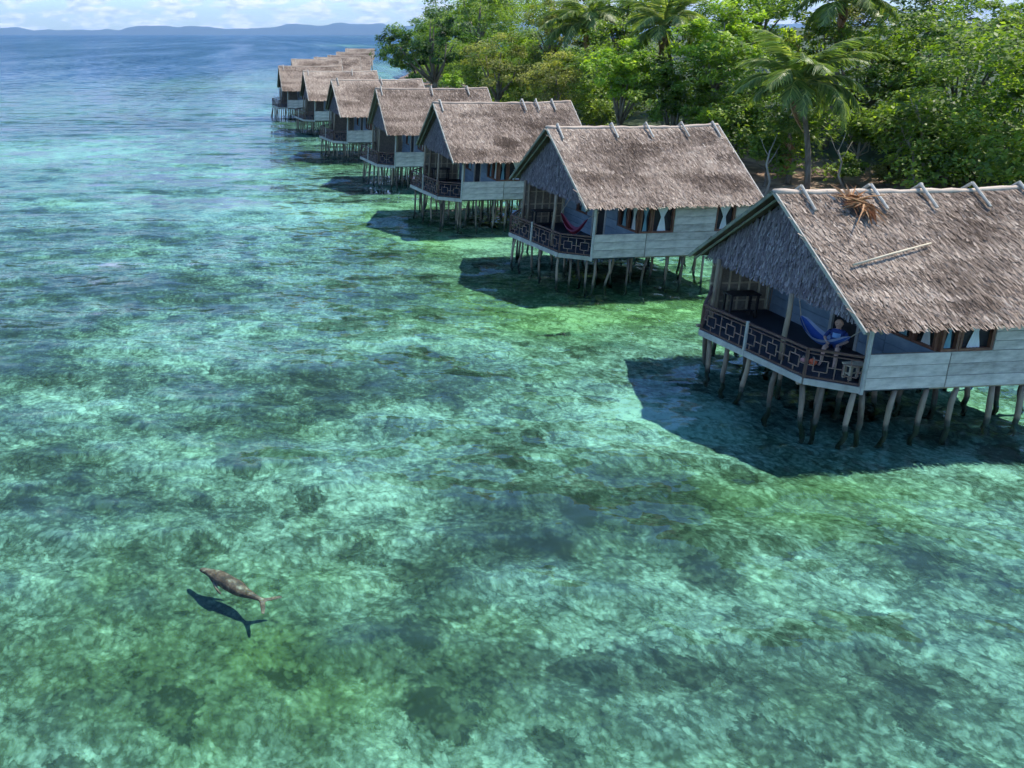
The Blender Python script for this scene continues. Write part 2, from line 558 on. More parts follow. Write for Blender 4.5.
# ------------------------------------------------------------------ mesh builder
class MB:
    def __init__(self):
        self.v, self.f, self.t = [], [], []

    def add(self, verts, faces, tone=0.5):
        o = len(self.v)
        self.v.extend([tuple(q) for q in verts])
        self.f.extend([tuple(i + o for i in f) for f in faces])
        self.t.extend([tone] * len(verts))

    def box(self, x0, x1, y0, y1, z0, z1, tone=0.5):
        self.add([(x0, y0, z0), (x1, y0, z0), (x1, y1, z0), (x0, y1, z0), (x0, y0, z1), (x1, y0, z1), (x1, y1, z1), (x0, y1, z1)],
                 [(0, 3, 2, 1), (4, 5, 6, 7), (0, 1, 5, 4), (1, 2, 6, 5), (2, 3, 7, 6), (3, 0, 4, 7)], tone)

    def bar(self, p0, p1, w, h=None, up=(0, 0, 1), tone=0.5):
        h = h or w
        p0, p1 = Vector(p0), Vector(p1)
        d = (p1 - p0).normalized()
        up = Vector(up)
        if abs(d.dot(up)) > 0.98:
            up = Vector((1, 0, 0))
        s = d.cross(up).normalized()
        t = s.cross(d).normalized()
        vs_ = []
        for p in (p0, p1):
            for a, b in ((-1, -1), (1, -1), (1, 1), (-1, 1)):
                vs_.append(p + s * (a * w / 2) + t * (b * h / 2))
        self.add(vs_, [(0, 1, 2, 3)[::-1], (4, 5, 6, 7), (0, 1, 5, 4), (1, 2, 6, 5), (2, 3, 7, 6), (3, 0, 4, 7)], tone)

    def tube(self, pts, radii, n=7, tone=0.5, cap=True):
        pts = [Vector(p) for p in pts]
        vs_, fs = [], []
        prev = None
        for i, p in enumerate(pts):
            d = (pts[min(i + 1, len(pts) - 1)] - pts[max(i - 1, 0)]).normalized()
            ref = prev if prev is not None else (Vector((1, 0, 0)) if abs(d.x) < 0.8 else Vector((0, 1, 0)))
            s = (ref - d * ref.dot(d)).normalized()
            prev = s
            t = d.cross(s)
            r = radii[i] if isinstance(radii, (list, tuple)) else radii
            for k in range(n):
                a = 2 * math.pi * k / n
                vs_.append(p + s * (math.cos(a) * r) + t * (math.sin(a) * r))
        for i in range(len(pts) - 1):
            for k in range(n):
                a, b = i * n + k, i * n + (k + 1) % n
                fs.append((a, b, b + n, a + n))
        if cap:
            fs.append(tuple(range(n))[::-1])
            fs.append(tuple((len(pts) - 1) * n + k for k in range(n)))
        self.add(vs_, fs, tone)

    def sphere(self, c, r, n=10, m=6, sc_=(1, 1, 1), tone=0.5):
        vs_, fs = [], []
        for i in range(m + 1):
            a = math.pi * i / m
            for k in range(n):
                b = 2 * math.pi * k / n
                vs_.append((c[0] + r * sc_[0] * math.sin(a) * math.cos(b), c[1] + r * sc_[1] * math.sin(a) * math.sin(b), c[2] + r * sc_[2] * math.cos(a)))
        for i in range(m):
            for k in range(n):
                fs.append((i * n + k, (i + 1) * n + k, (i + 1) * n + (k + 1) % n, i * n + (k + 1) % n))
        self.add(vs_, fs, tone)

    def mesh(self, name, mat, smooth=False):
        me = bpy.data.meshes.new(name)
        me.from_pydata(self.v, [], self.f)
        me.update()
        a = me.attributes.new('tone', 'FLOAT', 'POINT')
        a.data.foreach_set('value', np.array(self.t, dtype=np.float32))
        me.materials.append(MAT[mat])
        if smooth:
            me.polygons.foreach_set('use_smooth', [True] * len(me.polygons))
        return me

    def build(self, name, mat, parent=None, smooth=False):
        return link(name, self.mesh(name, mat, smooth), parent)


def link(name, me, parent=None, loc=(0, 0, 0), rot=(0, 0, 0)):
    o = bpy.data.objects.new(name, me)
    COL.objects.link(o)
    o.parent = parent
    o.location = loc
    o.rotation_euler = rot
    return o


def empty(name, loc, rz=0):
    o = bpy.data.objects.new(name, None)
    o.empty_display_size = 0.3
    COL.objects.link(o)
    o.location = loc
    o.rotation_euler = (0, 0, rz)
    return o


def tag(o, label=None, cat=None, group=None, kind=None):
    if label:
        o['label'] = label
    if cat:
        o['category'] = cat
    if group:
        o['group'] = group
    if kind:
        o['kind'] = kind
    return o


def fast_mesh(name, verts, quads, mat, attrs=None, smooth=False):
    """verts (N,3), quads (M,4) numpy"""
    me = bpy.data.meshes.new(name)
    k = quads.shape[1]
    me.vertices.add(len(verts))
    me.vertices.foreach_set('co', np.asarray(verts, dtype=np.float32).ravel())
    me.loops.add(len(quads) * k)
    me.loops.foreach_set('vertex_index', np.asarray(quads, dtype=np.int32).ravel())
    me.polygons.add(len(quads))
    me.polygons.foreach_set('loop_start', np.arange(0, len(quads) * k, k, dtype=np.int32))
    me.polygons.foreach_set('loop_total', np.full(len(quads), k, dtype=np.int32))
    if smooth:
        me.polygons.foreach_set('use_smooth', np.ones(len(quads), dtype=bool))
    for an, av in (attrs or {}).items():
        a = me.attributes.new(an, 'FLOAT', 'POINT')
        a.data.foreach_set('value', np.asarray(av, dtype=np.float32))
    me.materials.append(MAT[mat])
    me.update(calc_edges=True)
    return me


# ------------------------------------------------------------------ island outline
SHORE_Y = np.array([-400, 0, 15, 30, 48, 60, 75, 90, 110, 140, 180, 230, 300, 420, 700])
SHORE_X = np.array([120, 48, 42, 37, 31.5, 27.5, 22.5, 19.5, 18.5, 21, 28, 40, 62, 110, 260])


def shore_x(y):
    return np.interp(y, SHORE_Y, SHORE_X)


def inland(x, y):
    """signed metres inland (approximate)"""
    return (x - shore_x(y)) * 0.93 + (fbm(np.asarray(x) * 0.12, np.asarray(y) * 0.12, 5, 3) - 0.5) * 2.5


def land_z(x, y):
    d = inland(x, y)
    dd = np.maximum(d, 0)
    up = 0.9 * (1 - np.exp(-dd / 2.5)) + 14.0 * (1 - np.exp(-np.maximum(dd - 8, 0) / 70.0))
    return np.where(d > 0, up, d * 0.28)


def grid_axis(lo, hi, step, far_lo, far_hi, growth=1.22):
    mid = list(np.arange(lo, hi + 1e-6, step))
    a, s = [lo], step
    while a[-1] > far_lo:
        s *= growth
        a.append(max(a[-1] - s, far_lo))
    b, s = [hi], step
    while b[-1] < far_hi:
        s *= growth
        b.append(min(b[-1] + s, far_hi))
    return np.array(a[:0:-1] + mid + b[1:])


def sheet(name, X, Y, Z, mat, attrs=None, keep=None):
    ny, nx = X.shape
    idx = np.arange(nx * ny).reshape(ny, nx)
    q = np.stack([idx[:-1, :-1], idx[:-1, 1:], idx[1:, 1:], idx[1:, :-1]], -1).reshape(-1, 4)
    if keep is not None:
        q = q[keep[:-1, :-1].ravel()]
    me = fast_mesh(name, np.stack([X.ravel(), Y.ravel(), Z.ravel()], -1), q, mat, attrs, True)
    return link(name, me)


# seabed ------------------------------------------------------------
PATCH = [  # pixel centre, pixel half size, coral amount (negative: clean sand)
    (560, 545, 115, 45, 0.42), (480, 480, 80, 32, 0.30), (330, 395, 120, 17, 0.42), (220, 432, 90, 14, 0.36), (430, 590, 60, 30, 0.22),
    (655, 520, 45, 40, 0.28), (60, 372, 100, 18, 0.32), (100, 650, 160, 60, 0.24), (330, 690, 130, 50, 0.26), (900, 565, 60, 20, 0.22),
    (850, 705, 80, 25, 0.20), (130, 292, 130, 11, 0.34), (350, 268, 120, 10, 0.26), (180, 132, 150, 9, 0.42), (90, 245, 120, 8, 0.30),
    (300, 160, 90, 8, 0.34), (60, 480, 90, 16, 0.30), (700, 690, 60, 22, 0.22), (985, 590, 50, 18, 0.24),
    (500, 700, 60, 20, 0.2), (160, 520, 120, 14, 0.22), (20, 330, 70, 10, 0.3), (330, 310, 80, 9, 0.24), (250, 100, 200, 6, 0.4), (60, 60, 300, 5, 0.55),
    (640, 430, 70, 26, -0.40), (700, 600, 80, 40, -0.20), (150, 362, 90, 14, -0.32), (400, 345, 55, 18, -0.36), (90, 213, 50, 6, -0.50),
    (255, 213, 60, 6, -0.40), (335, 221, 42, 6, -0.42), (80, 160, 110, 14, -0.46), (80, 412, 60, 14, -0.30), (220, 182, 70, 4, -0.3),
    (900, 470, 130, 22, -0.26), (480, 248, 80, 10, -0.42), (440, 196, 60, 8, -0.42), (350, 163, 40, 5, -0.4), (600, 335, 90, 14, -0.25), (660, 280, 60, 8, -0.4), (940, 415, 70, 14, -0.4), (315, 145, 30, 3, -.35), (950, 650, 90, 40, -0.14), (20, 105, 60, 4, -0.36),
    (360, 47, 30, 2.0, -0.5), (420, 430, 50, 25, -0.22), (540, 620, 50, 22, -0.2), (240, 340, 70, 10, -0.3), (140, 470, 60, 16, -0.24),
    (370, 500, 50, 14, -0.2), (60, 82, 80, 3, -0.25), (260, 92, 80, 2.5, -0.3)]
OLIVE = [(560, 330, 130, 28, 0.95), (430, 235, 90, 30, 0.95), (620, 300, 120, 22, 0.9), (500, 205, 80, 14, 0.8), (720, 330, 80, 20, 0.7), (790, 520, 130, 30, 0.5), (180, 640, 220, 90, 0.45), (980, 420, 60, 30, 0.5),
         (310, 700, 200, 60, 0.4), (170, 455, 150, 30, 0.3), (330, 170, 60, 12, 0.5), (650, 270, 60, 14, 0.6), (900, 520, 120, 50, 0.25)]


def patch_field(X, Y, patches, zref):
    A = np.zeros_like(X)
    wx = X + (fbm(X * 0.35, Y * 0.35, 31, 3) - 0.5) * 3.2 * np.clip(Y / 22, 0.5, 5)
    wy = Y + (fbm(X * 0.35, Y * 0.35, 37, 3) - 0.5) * 3.2 * np.clip(Y / 22, 0.5, 8)
    for (px, py, rx, ry, val) in patches:
        c = at_z(px, py, zref)
        ex = abs(at_z(px + rx, py, zref)[0] - c[0])
        near, far = at_z(px, py + ry, zref)[1], at_z(px, max(py - ry, 36.5), zref)[1]
        dy = wy - c[1]
        ey = np.where(dy > 0, far - c[1], c[1] - near)
        r2 = ((wx - c[0]) / ex) ** 2 + (dy / ey) ** 2
        A += val * np.exp(-r2 * 0.9)
    return A


xa = grid_axis(-24, 40, 0.32, -13000, 13000)
ya = grid_axis(5, 72, 0.32, -400, 13000)
X, Y = np.meshgrid(xa, ya)
Zb = np.full_like(X, -1.22)
off = shore_x(Y) - X
slope_out = np.clip((off - 30) / 60, 0, None)
Zb = Zb - 0.9 * np.clip(slope_out, 0, 3)
far_fac = np.clip((np.hypot(X - 10, Y) - 130) / 160, 0, 1)
Zb = Zb - far_fac ** 1.2 * np.clip((off - 8 + (fbm(X * .03, Y * .03, 51, 3) - .5) * 30) / 55, 0, 1) * 5.0
deep = np.clip((np.hypot(X - 10, Y) - 420) / 400, 0, 1)
Zb = Zb - deep * 5.0
coral = patch_field(X, Y, PATCH, -0.86) + (fbm(X * 0.16, Y * 0.16, 3, 4) - 0.5) * 0.42 + (fbm(X * 1.1, Y * 1.1, 13, 2) - 0.5) * 0.5 + 0.17 * np.clip((off - 20) / 40, 0, 1.0)
olive = patch_field(X, Y, OLIVE, -0.86) + (fbm(X * 0.1, Y * 0.1, 9, 3) - 0.5) * 0.4 + (fbm(X * 0.9, Y * 0.9, 19, 2) - 0.5) * 0.5
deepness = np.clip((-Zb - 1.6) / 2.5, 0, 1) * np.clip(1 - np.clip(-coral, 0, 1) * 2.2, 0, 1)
# shoals: sandy patches far out lie shallower
Zb = Zb + np.clip(-coral, 0, 0.6) * np.clip(-Zb - 0.9, 0, 6) * 0.9
relief = (fbm(X * 0.5, Y * 0.5, 21, 4) - 0.5) * 0.30 + (fbm(X * 1.6, Y * 1.6, 23, 2) - 0.5) * 0.16 + np.clip(coral, -0.2, 0.5) * 0.25
Zb = Zb + relief * np.clip(1 - (np.hypot(X, Y) - 60) / 60, 0.2, 1)
Zb = np.minimum(Zb, -0.3)
ln = inland(X, Y)
k = np.clip((ln + 9) / 9, 0, 1)
Zb = Zb * (1 - k) + (-0.12) * k
Zb = np.where(ln > 1, -0.6, Zb)
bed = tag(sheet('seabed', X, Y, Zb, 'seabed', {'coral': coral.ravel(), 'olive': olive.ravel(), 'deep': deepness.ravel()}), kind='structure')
bed.cycles.is_caustics_receiver = True

# land --------------------------------------------------------------
xl = grid_axis(16, 80, 0.8, 10, 420, 1.25)
yl = grid_axis(0, 140, 1.0, -380, 690, 1.2)
X2, Y2 = np.meshgrid(xl, yl)
Z2 = land_z(X2, Y2) + (fbm(X2 * 0.5, Y2 * 0.5, 41, 3) - 0.5) * 0.25
Z2 = np.maximum(Z2, -1.4)
tag(sheet('island_ground', X2, Y2, Z2, 'island_ground', keep=(Z2 > -1.35)), kind='structure')

# sea ---------------------------------------------------------------
def wave_height(x, y):
    """sum of short directional wavelets, rougher and calmer in patches"""
    rng = np.random.default_rng(4)
    z = np.zeros_like(x)
    for k in range(34):
        lam = 0.55 * 7.0 ** rng.uniform(0, 1)
        th = math.radians(-98 + rng.normal(0, 38))
        kx, ky = math.cos(th) * 2 * math.pi / lam, math.sin(th) * 2 * math.pi / lam
        env = 0.45 + 1.1 * vnoise(x * 0.21 + k * 3.1, y * 0.21, 90 + k)
        z += env * 0.0026 * lam ** 0.9 * np.sin(kx * x + ky * y + rng.uniform(0, 6.28))
    return z


def make_sea():
    xs = grid_axis(-17, 36, 0.15, -13000, 13000, 1.25)
    ys = grid_axis(7, 44, 0.15, -400, 13000, 1.22)
    Xs, Ys = np.meshgrid(xs, ys)
    out_ = np.maximum(np.maximum(-17 - Xs, Xs - 36), np.maximum(7 - Ys, Ys - 44))
    Zs = wave_height(Xs, Ys) * np.clip(1 - out_ / 2.0, 0, 1)
    calm = 0.42 + 0.58 * np.clip((fbm(Xs * 0.06, Ys * 0.09, 71, 3) - 0.36) / 0.28, 0, 1)
    calm = calm * (0.66 + 1.64 * np.clip((np.hypot(Xs, Ys) - 90) / 250, 0, 1))      # choppier outside the reef
    o = sheet('sea', Xs, Ys, Zs, 'sea_water', {'calm': calm.ravel()})
    o.cycles.is_caustics_caster = True          # sunlight is refracted by the waves onto the seabed
    return o


tag(make_sea(), kind='structure')


# distant hills -----------------------------------------------------
def hills():
    nx, ny = 420, 9
    xs = np.linspace(-12500, 12500, nx)
    ys = np.linspace(11800, 12900, ny)
    Xh, Yh = np.meshgrid(xs, ys)
    prof = 62 + 150 * np.clip(fbm(xs / 2600 + 3.7, xs * 0, 61, 2) - 0.28, 0, 1) + 95 * (fbm(xs / 420, xs * 0, 63, 5) - 0.5)
    prof += 55 * np.exp(-((xs - 900) / 900) ** 2) + 25 * np.exp(-((xs + 1300) / 700) ** 2) - 30 * np.exp(-((xs + 3000) / 500) ** 2)
    prof = np.maximum(prof, 25) * 1.2
    rise = np.sin(np.linspace(0, 1, ny) * math.pi) ** 0.7
    Zh = rise[:, None] * prof[None, :] * (0.85 + 0.3 * fbm(Xh / 300, Yh / 300, 65, 3)) - 2.0
    return sheet('distant_hills', Xh, Yh, Zh, 'far_forest')


tag(hills(), kind='structure')

# ================================================================== huts
ZD, ZS, ZE, ZR = 1.40, 2.33, 3.42, 6.12       # deck, sill, eave, ridge heights above the water
WE, WW, LR = 3.48, 3.03, 7.6                  # half width at the eave, half width of the walls, roof length
XA, XR, XB = 0.72, 2.58, 7.25                 # corner post, front wall of the room, back wall
PA, PB, PC, PD = (XA, -WW), (-0.33, -2.31), (-0.83, 1.35), (0.55, WW)   # veranda corners (local y is minus towards the camera)
SL = math.hypot(WE, ZR - ZE)


def slope_pt(x, t, side, lift=0.0):
    """t = 0 at the eave, 1 at the ridge; side -1 faces the camera"""
    yv = side * WE * (1 - t)
    xn = min(max(x / LR, 0), 1)
    z = ZE + (ZR - ZE) * t - (0.07 * math.sin(math.pi * xn) + 0.02 * math.sin(3 * math.pi * xn + 1.3 * t) * math.sin(math.pi * xn)) * (0.5 + 0.5 * t)
    nrm = Vector((0, side * (ZR - ZE), WE)).normalized()
    return Vector((x, yv, z)) + nrm * lift


def roof_front(t):
    return -0.17 * t


def thatch_mesh(side, seed):
    rnd = random.Random(seed)
    b = MB()
    # under-sheet with thickness
    nx_ = 12
    vs_ = []
    for lift in (0, .07):
        for t in (0, 1):
            for k in range(nx_ + 1):
                x0 = roof_front(t)
                vs_.append(slope_pt(x0 + (LR - x0) * k / nx_, t, side, lift))
    m_ = nx_ + 1
    fs = []
    for k in range(nx_):
        fs += [(k, k + 1, m_ + k + 1, m_ + k), (2 * m_ + k, 3 * m_ + k, 3 * m_ + k + 1, 2 * m_ + k + 1), (k, 2 * m_ + k, 2 * m_ + k + 1, k + 1), (m_ + k, m_ + k + 1, 3 * m_ + k + 1, 3 * m_ + k)]
    fs += [(0, m_, 3 * m_, 2 * m_), (nx_, 2 * m_ + nx_, 3 * m_ + nx_, m_ + nx_)]
    b.add(vs_, fs, 0.15)
    rows = 36
    patch = [(rnd.uniform(0, LR), rnd.uniform(0, 1), rnd.uniform(0.5, 1.6), rnd.uniform(.04, .14), rnd.uniform(-.42, .2)) for _ in range(34)]
    for r in range(rows):
        t0 = r / rows * 0.985 - 0.012
        x = roof_front(t0) + 0.02
        rowtone = rnd.uniform(-0.06, 0.06)
        while x < LR - 0.03:
            w = rnd.uniform(0.018, 0.052)
            ln_ = rnd.uniform(0.24, 0.46) / SL
            tb = t0 + rnd.uniform(-0.016, 0.012) - (rnd.uniform(0, 0.022) if r == 0 else 0)
            tt = min(tb + ln_, 1.0)
            dx = rnd.gauss(-0.03, 0.08)
            l0, l1 = rnd.uniform(0.088, 0.122), 0.076
            tone = rnd.gauss(0.56, 0.15) + rowtone
            for (px, pt, ra, rb, amt) in patch:
                if ((x - px) / ra) ** 2 + ((tb - pt) / rb) ** 2 < 1:
                    tone += amt * 0.6
            a0, a1 = slope_pt(x, tb, side, l0), slope_pt(x + w, tb + rnd.uniform(-.006, .006), side, l0 + rnd.uniform(-.02, .02))
            c0, c1 = slope_pt(x + dx, tt, side, l1), slope_pt(x + dx + w * 0.8, tt, side, l1)
            f = (0, 1, 2, 3) if side < 0 else (3, 2, 1, 0)
            b.add([a0, a1, c1, c0], [f], min(max(tone, 0.02), 0.98))
            x += w * rnd.uniform(0.62, 0.95)
    return b.mesh('thatch_slope', 'thatch')


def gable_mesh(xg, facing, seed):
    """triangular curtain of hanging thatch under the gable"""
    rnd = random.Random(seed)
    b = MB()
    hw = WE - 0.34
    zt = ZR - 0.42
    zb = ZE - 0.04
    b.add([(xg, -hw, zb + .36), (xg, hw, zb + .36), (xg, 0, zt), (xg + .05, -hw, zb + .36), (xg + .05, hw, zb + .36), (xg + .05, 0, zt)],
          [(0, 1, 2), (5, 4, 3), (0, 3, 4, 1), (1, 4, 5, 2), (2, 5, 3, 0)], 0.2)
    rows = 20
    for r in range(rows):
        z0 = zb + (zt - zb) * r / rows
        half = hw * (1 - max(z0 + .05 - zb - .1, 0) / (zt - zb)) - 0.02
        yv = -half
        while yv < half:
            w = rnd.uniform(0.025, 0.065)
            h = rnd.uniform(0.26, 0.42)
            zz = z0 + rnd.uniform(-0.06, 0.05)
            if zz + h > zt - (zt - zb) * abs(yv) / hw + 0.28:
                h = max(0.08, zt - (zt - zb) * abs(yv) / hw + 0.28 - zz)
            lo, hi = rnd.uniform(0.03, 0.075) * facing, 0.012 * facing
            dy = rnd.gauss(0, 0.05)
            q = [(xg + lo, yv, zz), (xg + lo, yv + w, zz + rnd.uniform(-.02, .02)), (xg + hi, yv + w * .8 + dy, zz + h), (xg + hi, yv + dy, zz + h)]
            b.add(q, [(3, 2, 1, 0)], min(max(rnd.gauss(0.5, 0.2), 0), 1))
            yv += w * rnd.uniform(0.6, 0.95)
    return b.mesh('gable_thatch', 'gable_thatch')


def stilt_mesh(seed, rad):
    rnd = random.Random(seed)
    b = MB()
    pts, rr = [], []
    ox = oy = 0
    n = 7
    for i in range(n):
        z = -1.45 - 1.4 + (2.85) * i / (n - 1)
        pts.append((ox, oy, z))
        ox += rnd.gauss(0, 0.035)
        oy += rnd.gauss(0, 0.03)
        rr.append(rad * rnd.uniform(0.88, 1.12))
    tx, ty = pts[-1][0], pts[-1][1]
    pts = [(p[0] - tx, p[1] - ty, p[2]) for p in pts]       # top sits at the origin, z = 0
    b.tube(pts, rr, 7)
    return b.mesh('stilt', 'stilt_wood', True)


def lattice_mesh(w, h):
    """one railing panel in the local xz plane, x 0..w, z 0..h"""
    b = MB()
    t = 0.028
    s = min(w, h) * 0.26
    cx_, cz = w / 2, h / 2

    def hb(x0, x1, z):
        b.box(x0, x1, -t / 2, t / 2, z - t / 2, z + t / 2)

    def vb(x, z0, z1):
        b.box(x - t / 2, x + t / 2, -t / 2 + .003, t / 2 - .003, z0, z1)
    hb(cx_ - s, cx_ + s, cz - s); hb(cx_ - s, cx_ + s, cz + s)
    vb(cx_ - s, cz - s, cz + s); vb(cx_ + s, cz - s, cz + s)
    hb(0, cx_ - s, cz); hb(cx_ + s, w, cz)
    vb(cx_, cz + s, h); vb(cx_, 0, cz - s)
    vb(0.0, 0, h)
    return b.mesh('lattice', 'lattice_wood')


THM = {(s, k): thatch_mesh(s, 100 + k * 7 + s) for s in (-1, 1) for k in range(3)}
GBM = [gable_mesh(0.34, -1, 5 + k) for k in range(3)]
GBK = gable_mesh(LR - 0.3, 1, 77)
STM = [stilt_mesh(k, 0.064) for k in range(5)] + [stilt_mesh(50 + k, 0.046) for k in range(5)]
_cache = {}


def cached(key, fn):
    if key not in _cache:
        _cache[key] = fn()
    return _cache[key]


def plank_mesh(L, h, th=0.03, mat='weathered_plank'):
    def mk():
        b = MB()
        b.box(0, L, -th / 2, th / 2, 0, h)
        me = b.mesh('plank', mat)
        return me
    return cached(('plank', round(L, 3), round(h, 3), round(th, 3), mat), mk)


def plank_wall(hut, name, p0, p1, z0, z1, rows, mat, rnd, out):
    """frame part with single planks as sub-parts; out = side the planks are on (+1/-1 along local normal)"""
    p0, p1 = Vector((*p0, 0)), Vector((*p1, 0))
    d = p1 - p0
    L = d.length
    ang = math.atan2(d.y, d.x)
    b = MB()
    b.box(0.004, L - 0.004, -.02, .02, z0 + .004, z1 - .004)
    wall = b.build(name, 'post_wood', hut)
    wall.location = (p0.x, p0.y, 0)
    wall.rotation_euler = (0, 0, ang)
    h = (z1 - z0) / rows
    for r in range(rows):
        o = link('plank', plank_mesh(L, h - 0.012, 0.03, mat), wall)
        o.location = (0, out * (0.042 + rnd.uniform(0, 0.008)), z0 + r * h + .006)
    return wall


def window(hut, p0, p1, z0, z1, cloth, n_in=None):
    """brown frame, dark glass and two tied curtains; local x along the wall, curtains inside (+y)"""
    p0, p1 = Vector((*p0, 0)), Vector((*p1, 0))
    d = p1 - p0
    w, h = d.length, z1 - z0

    def mk():
        b = MB()
        t = 0.07
        b.box(0, w, -.05, .05, 0, t); b.box(0, w, -.05, .05, h - t, h)
        b.box(0, t, -.047, .047, t, h - t); b.box(w - t, w, -.047, .047, t, h - t)
        return b.mesh('window', 'frame_brown')

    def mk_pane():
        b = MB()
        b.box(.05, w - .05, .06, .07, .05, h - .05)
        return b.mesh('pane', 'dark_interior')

    def mk_curtain():
        b = MB()
        zs = [0.0, .18, .36, .5, .62, .8, 1.0]
        half = [0.20, 0.16, 0.11, 0.07, 0.13, 0.24, 0.34]
        n = 9
        vs_, fs = [], []
        for i, zz in enumerate(zs):
            for j in range(n):
                s = j / (n - 1) * 2 - 1
                vs_.append((w / 2 + s * half[i] * w, .02 + 0.012 * math.cos(j * math.pi), .06 + zz * (h - .12)))
        for i in range(len(zs) - 1):
            for j in range(n - 1):
                fs.append((i * n + j, i * n + j + 1, (i + 1) * n + j + 1, (i + 1) * n + j))
        b.add(vs_, fs)
        return b.mesh('curtain', cloth, True)
    key = (round(w, 2), round(h, 2))
    o = link('window', cached(('win',) + key, mk), hut, (p0.x, p0.y, z0), (0, 0, math.atan2(d.y, d.x)))
    link('pane', cached(('pane',) + key, mk_pane), o)
    link('curtain', cached(('cur', cloth) + key, mk_curtain), o)
    return o


def rail_section(hut, p, q, panels, z0):
    p, q = Vector((*p, 0)), Vector((*q, 0))
    d = q - p
    L = d.length
    b = MB()
    b.box(0, L, -.035, .035, .80, .86)           # top rail
    b.box(0, L, -.02, .02, .70, .735)            # second rail
    b.box(0, L, -.025, .025, .05, .10)           # foot rail
    b.box(-.03, .03, -.03, .03, 0, .80)
    b.box(L - .03, L + .03, -.028, .028, 0, .799)
    o = link('railing_section', b.mesh('railing_section', 'dark_rail'), hut, (p.x, p.y, z0), (0, 0, math.atan2(d.y, d.x)))
    w = L / panels
    for k in range(panels):
        link('lattice', cached(('lat', round(w, 3)), lambda: lattice_mesh(w, .60)), o, (k * w, 0, .10))
    return o


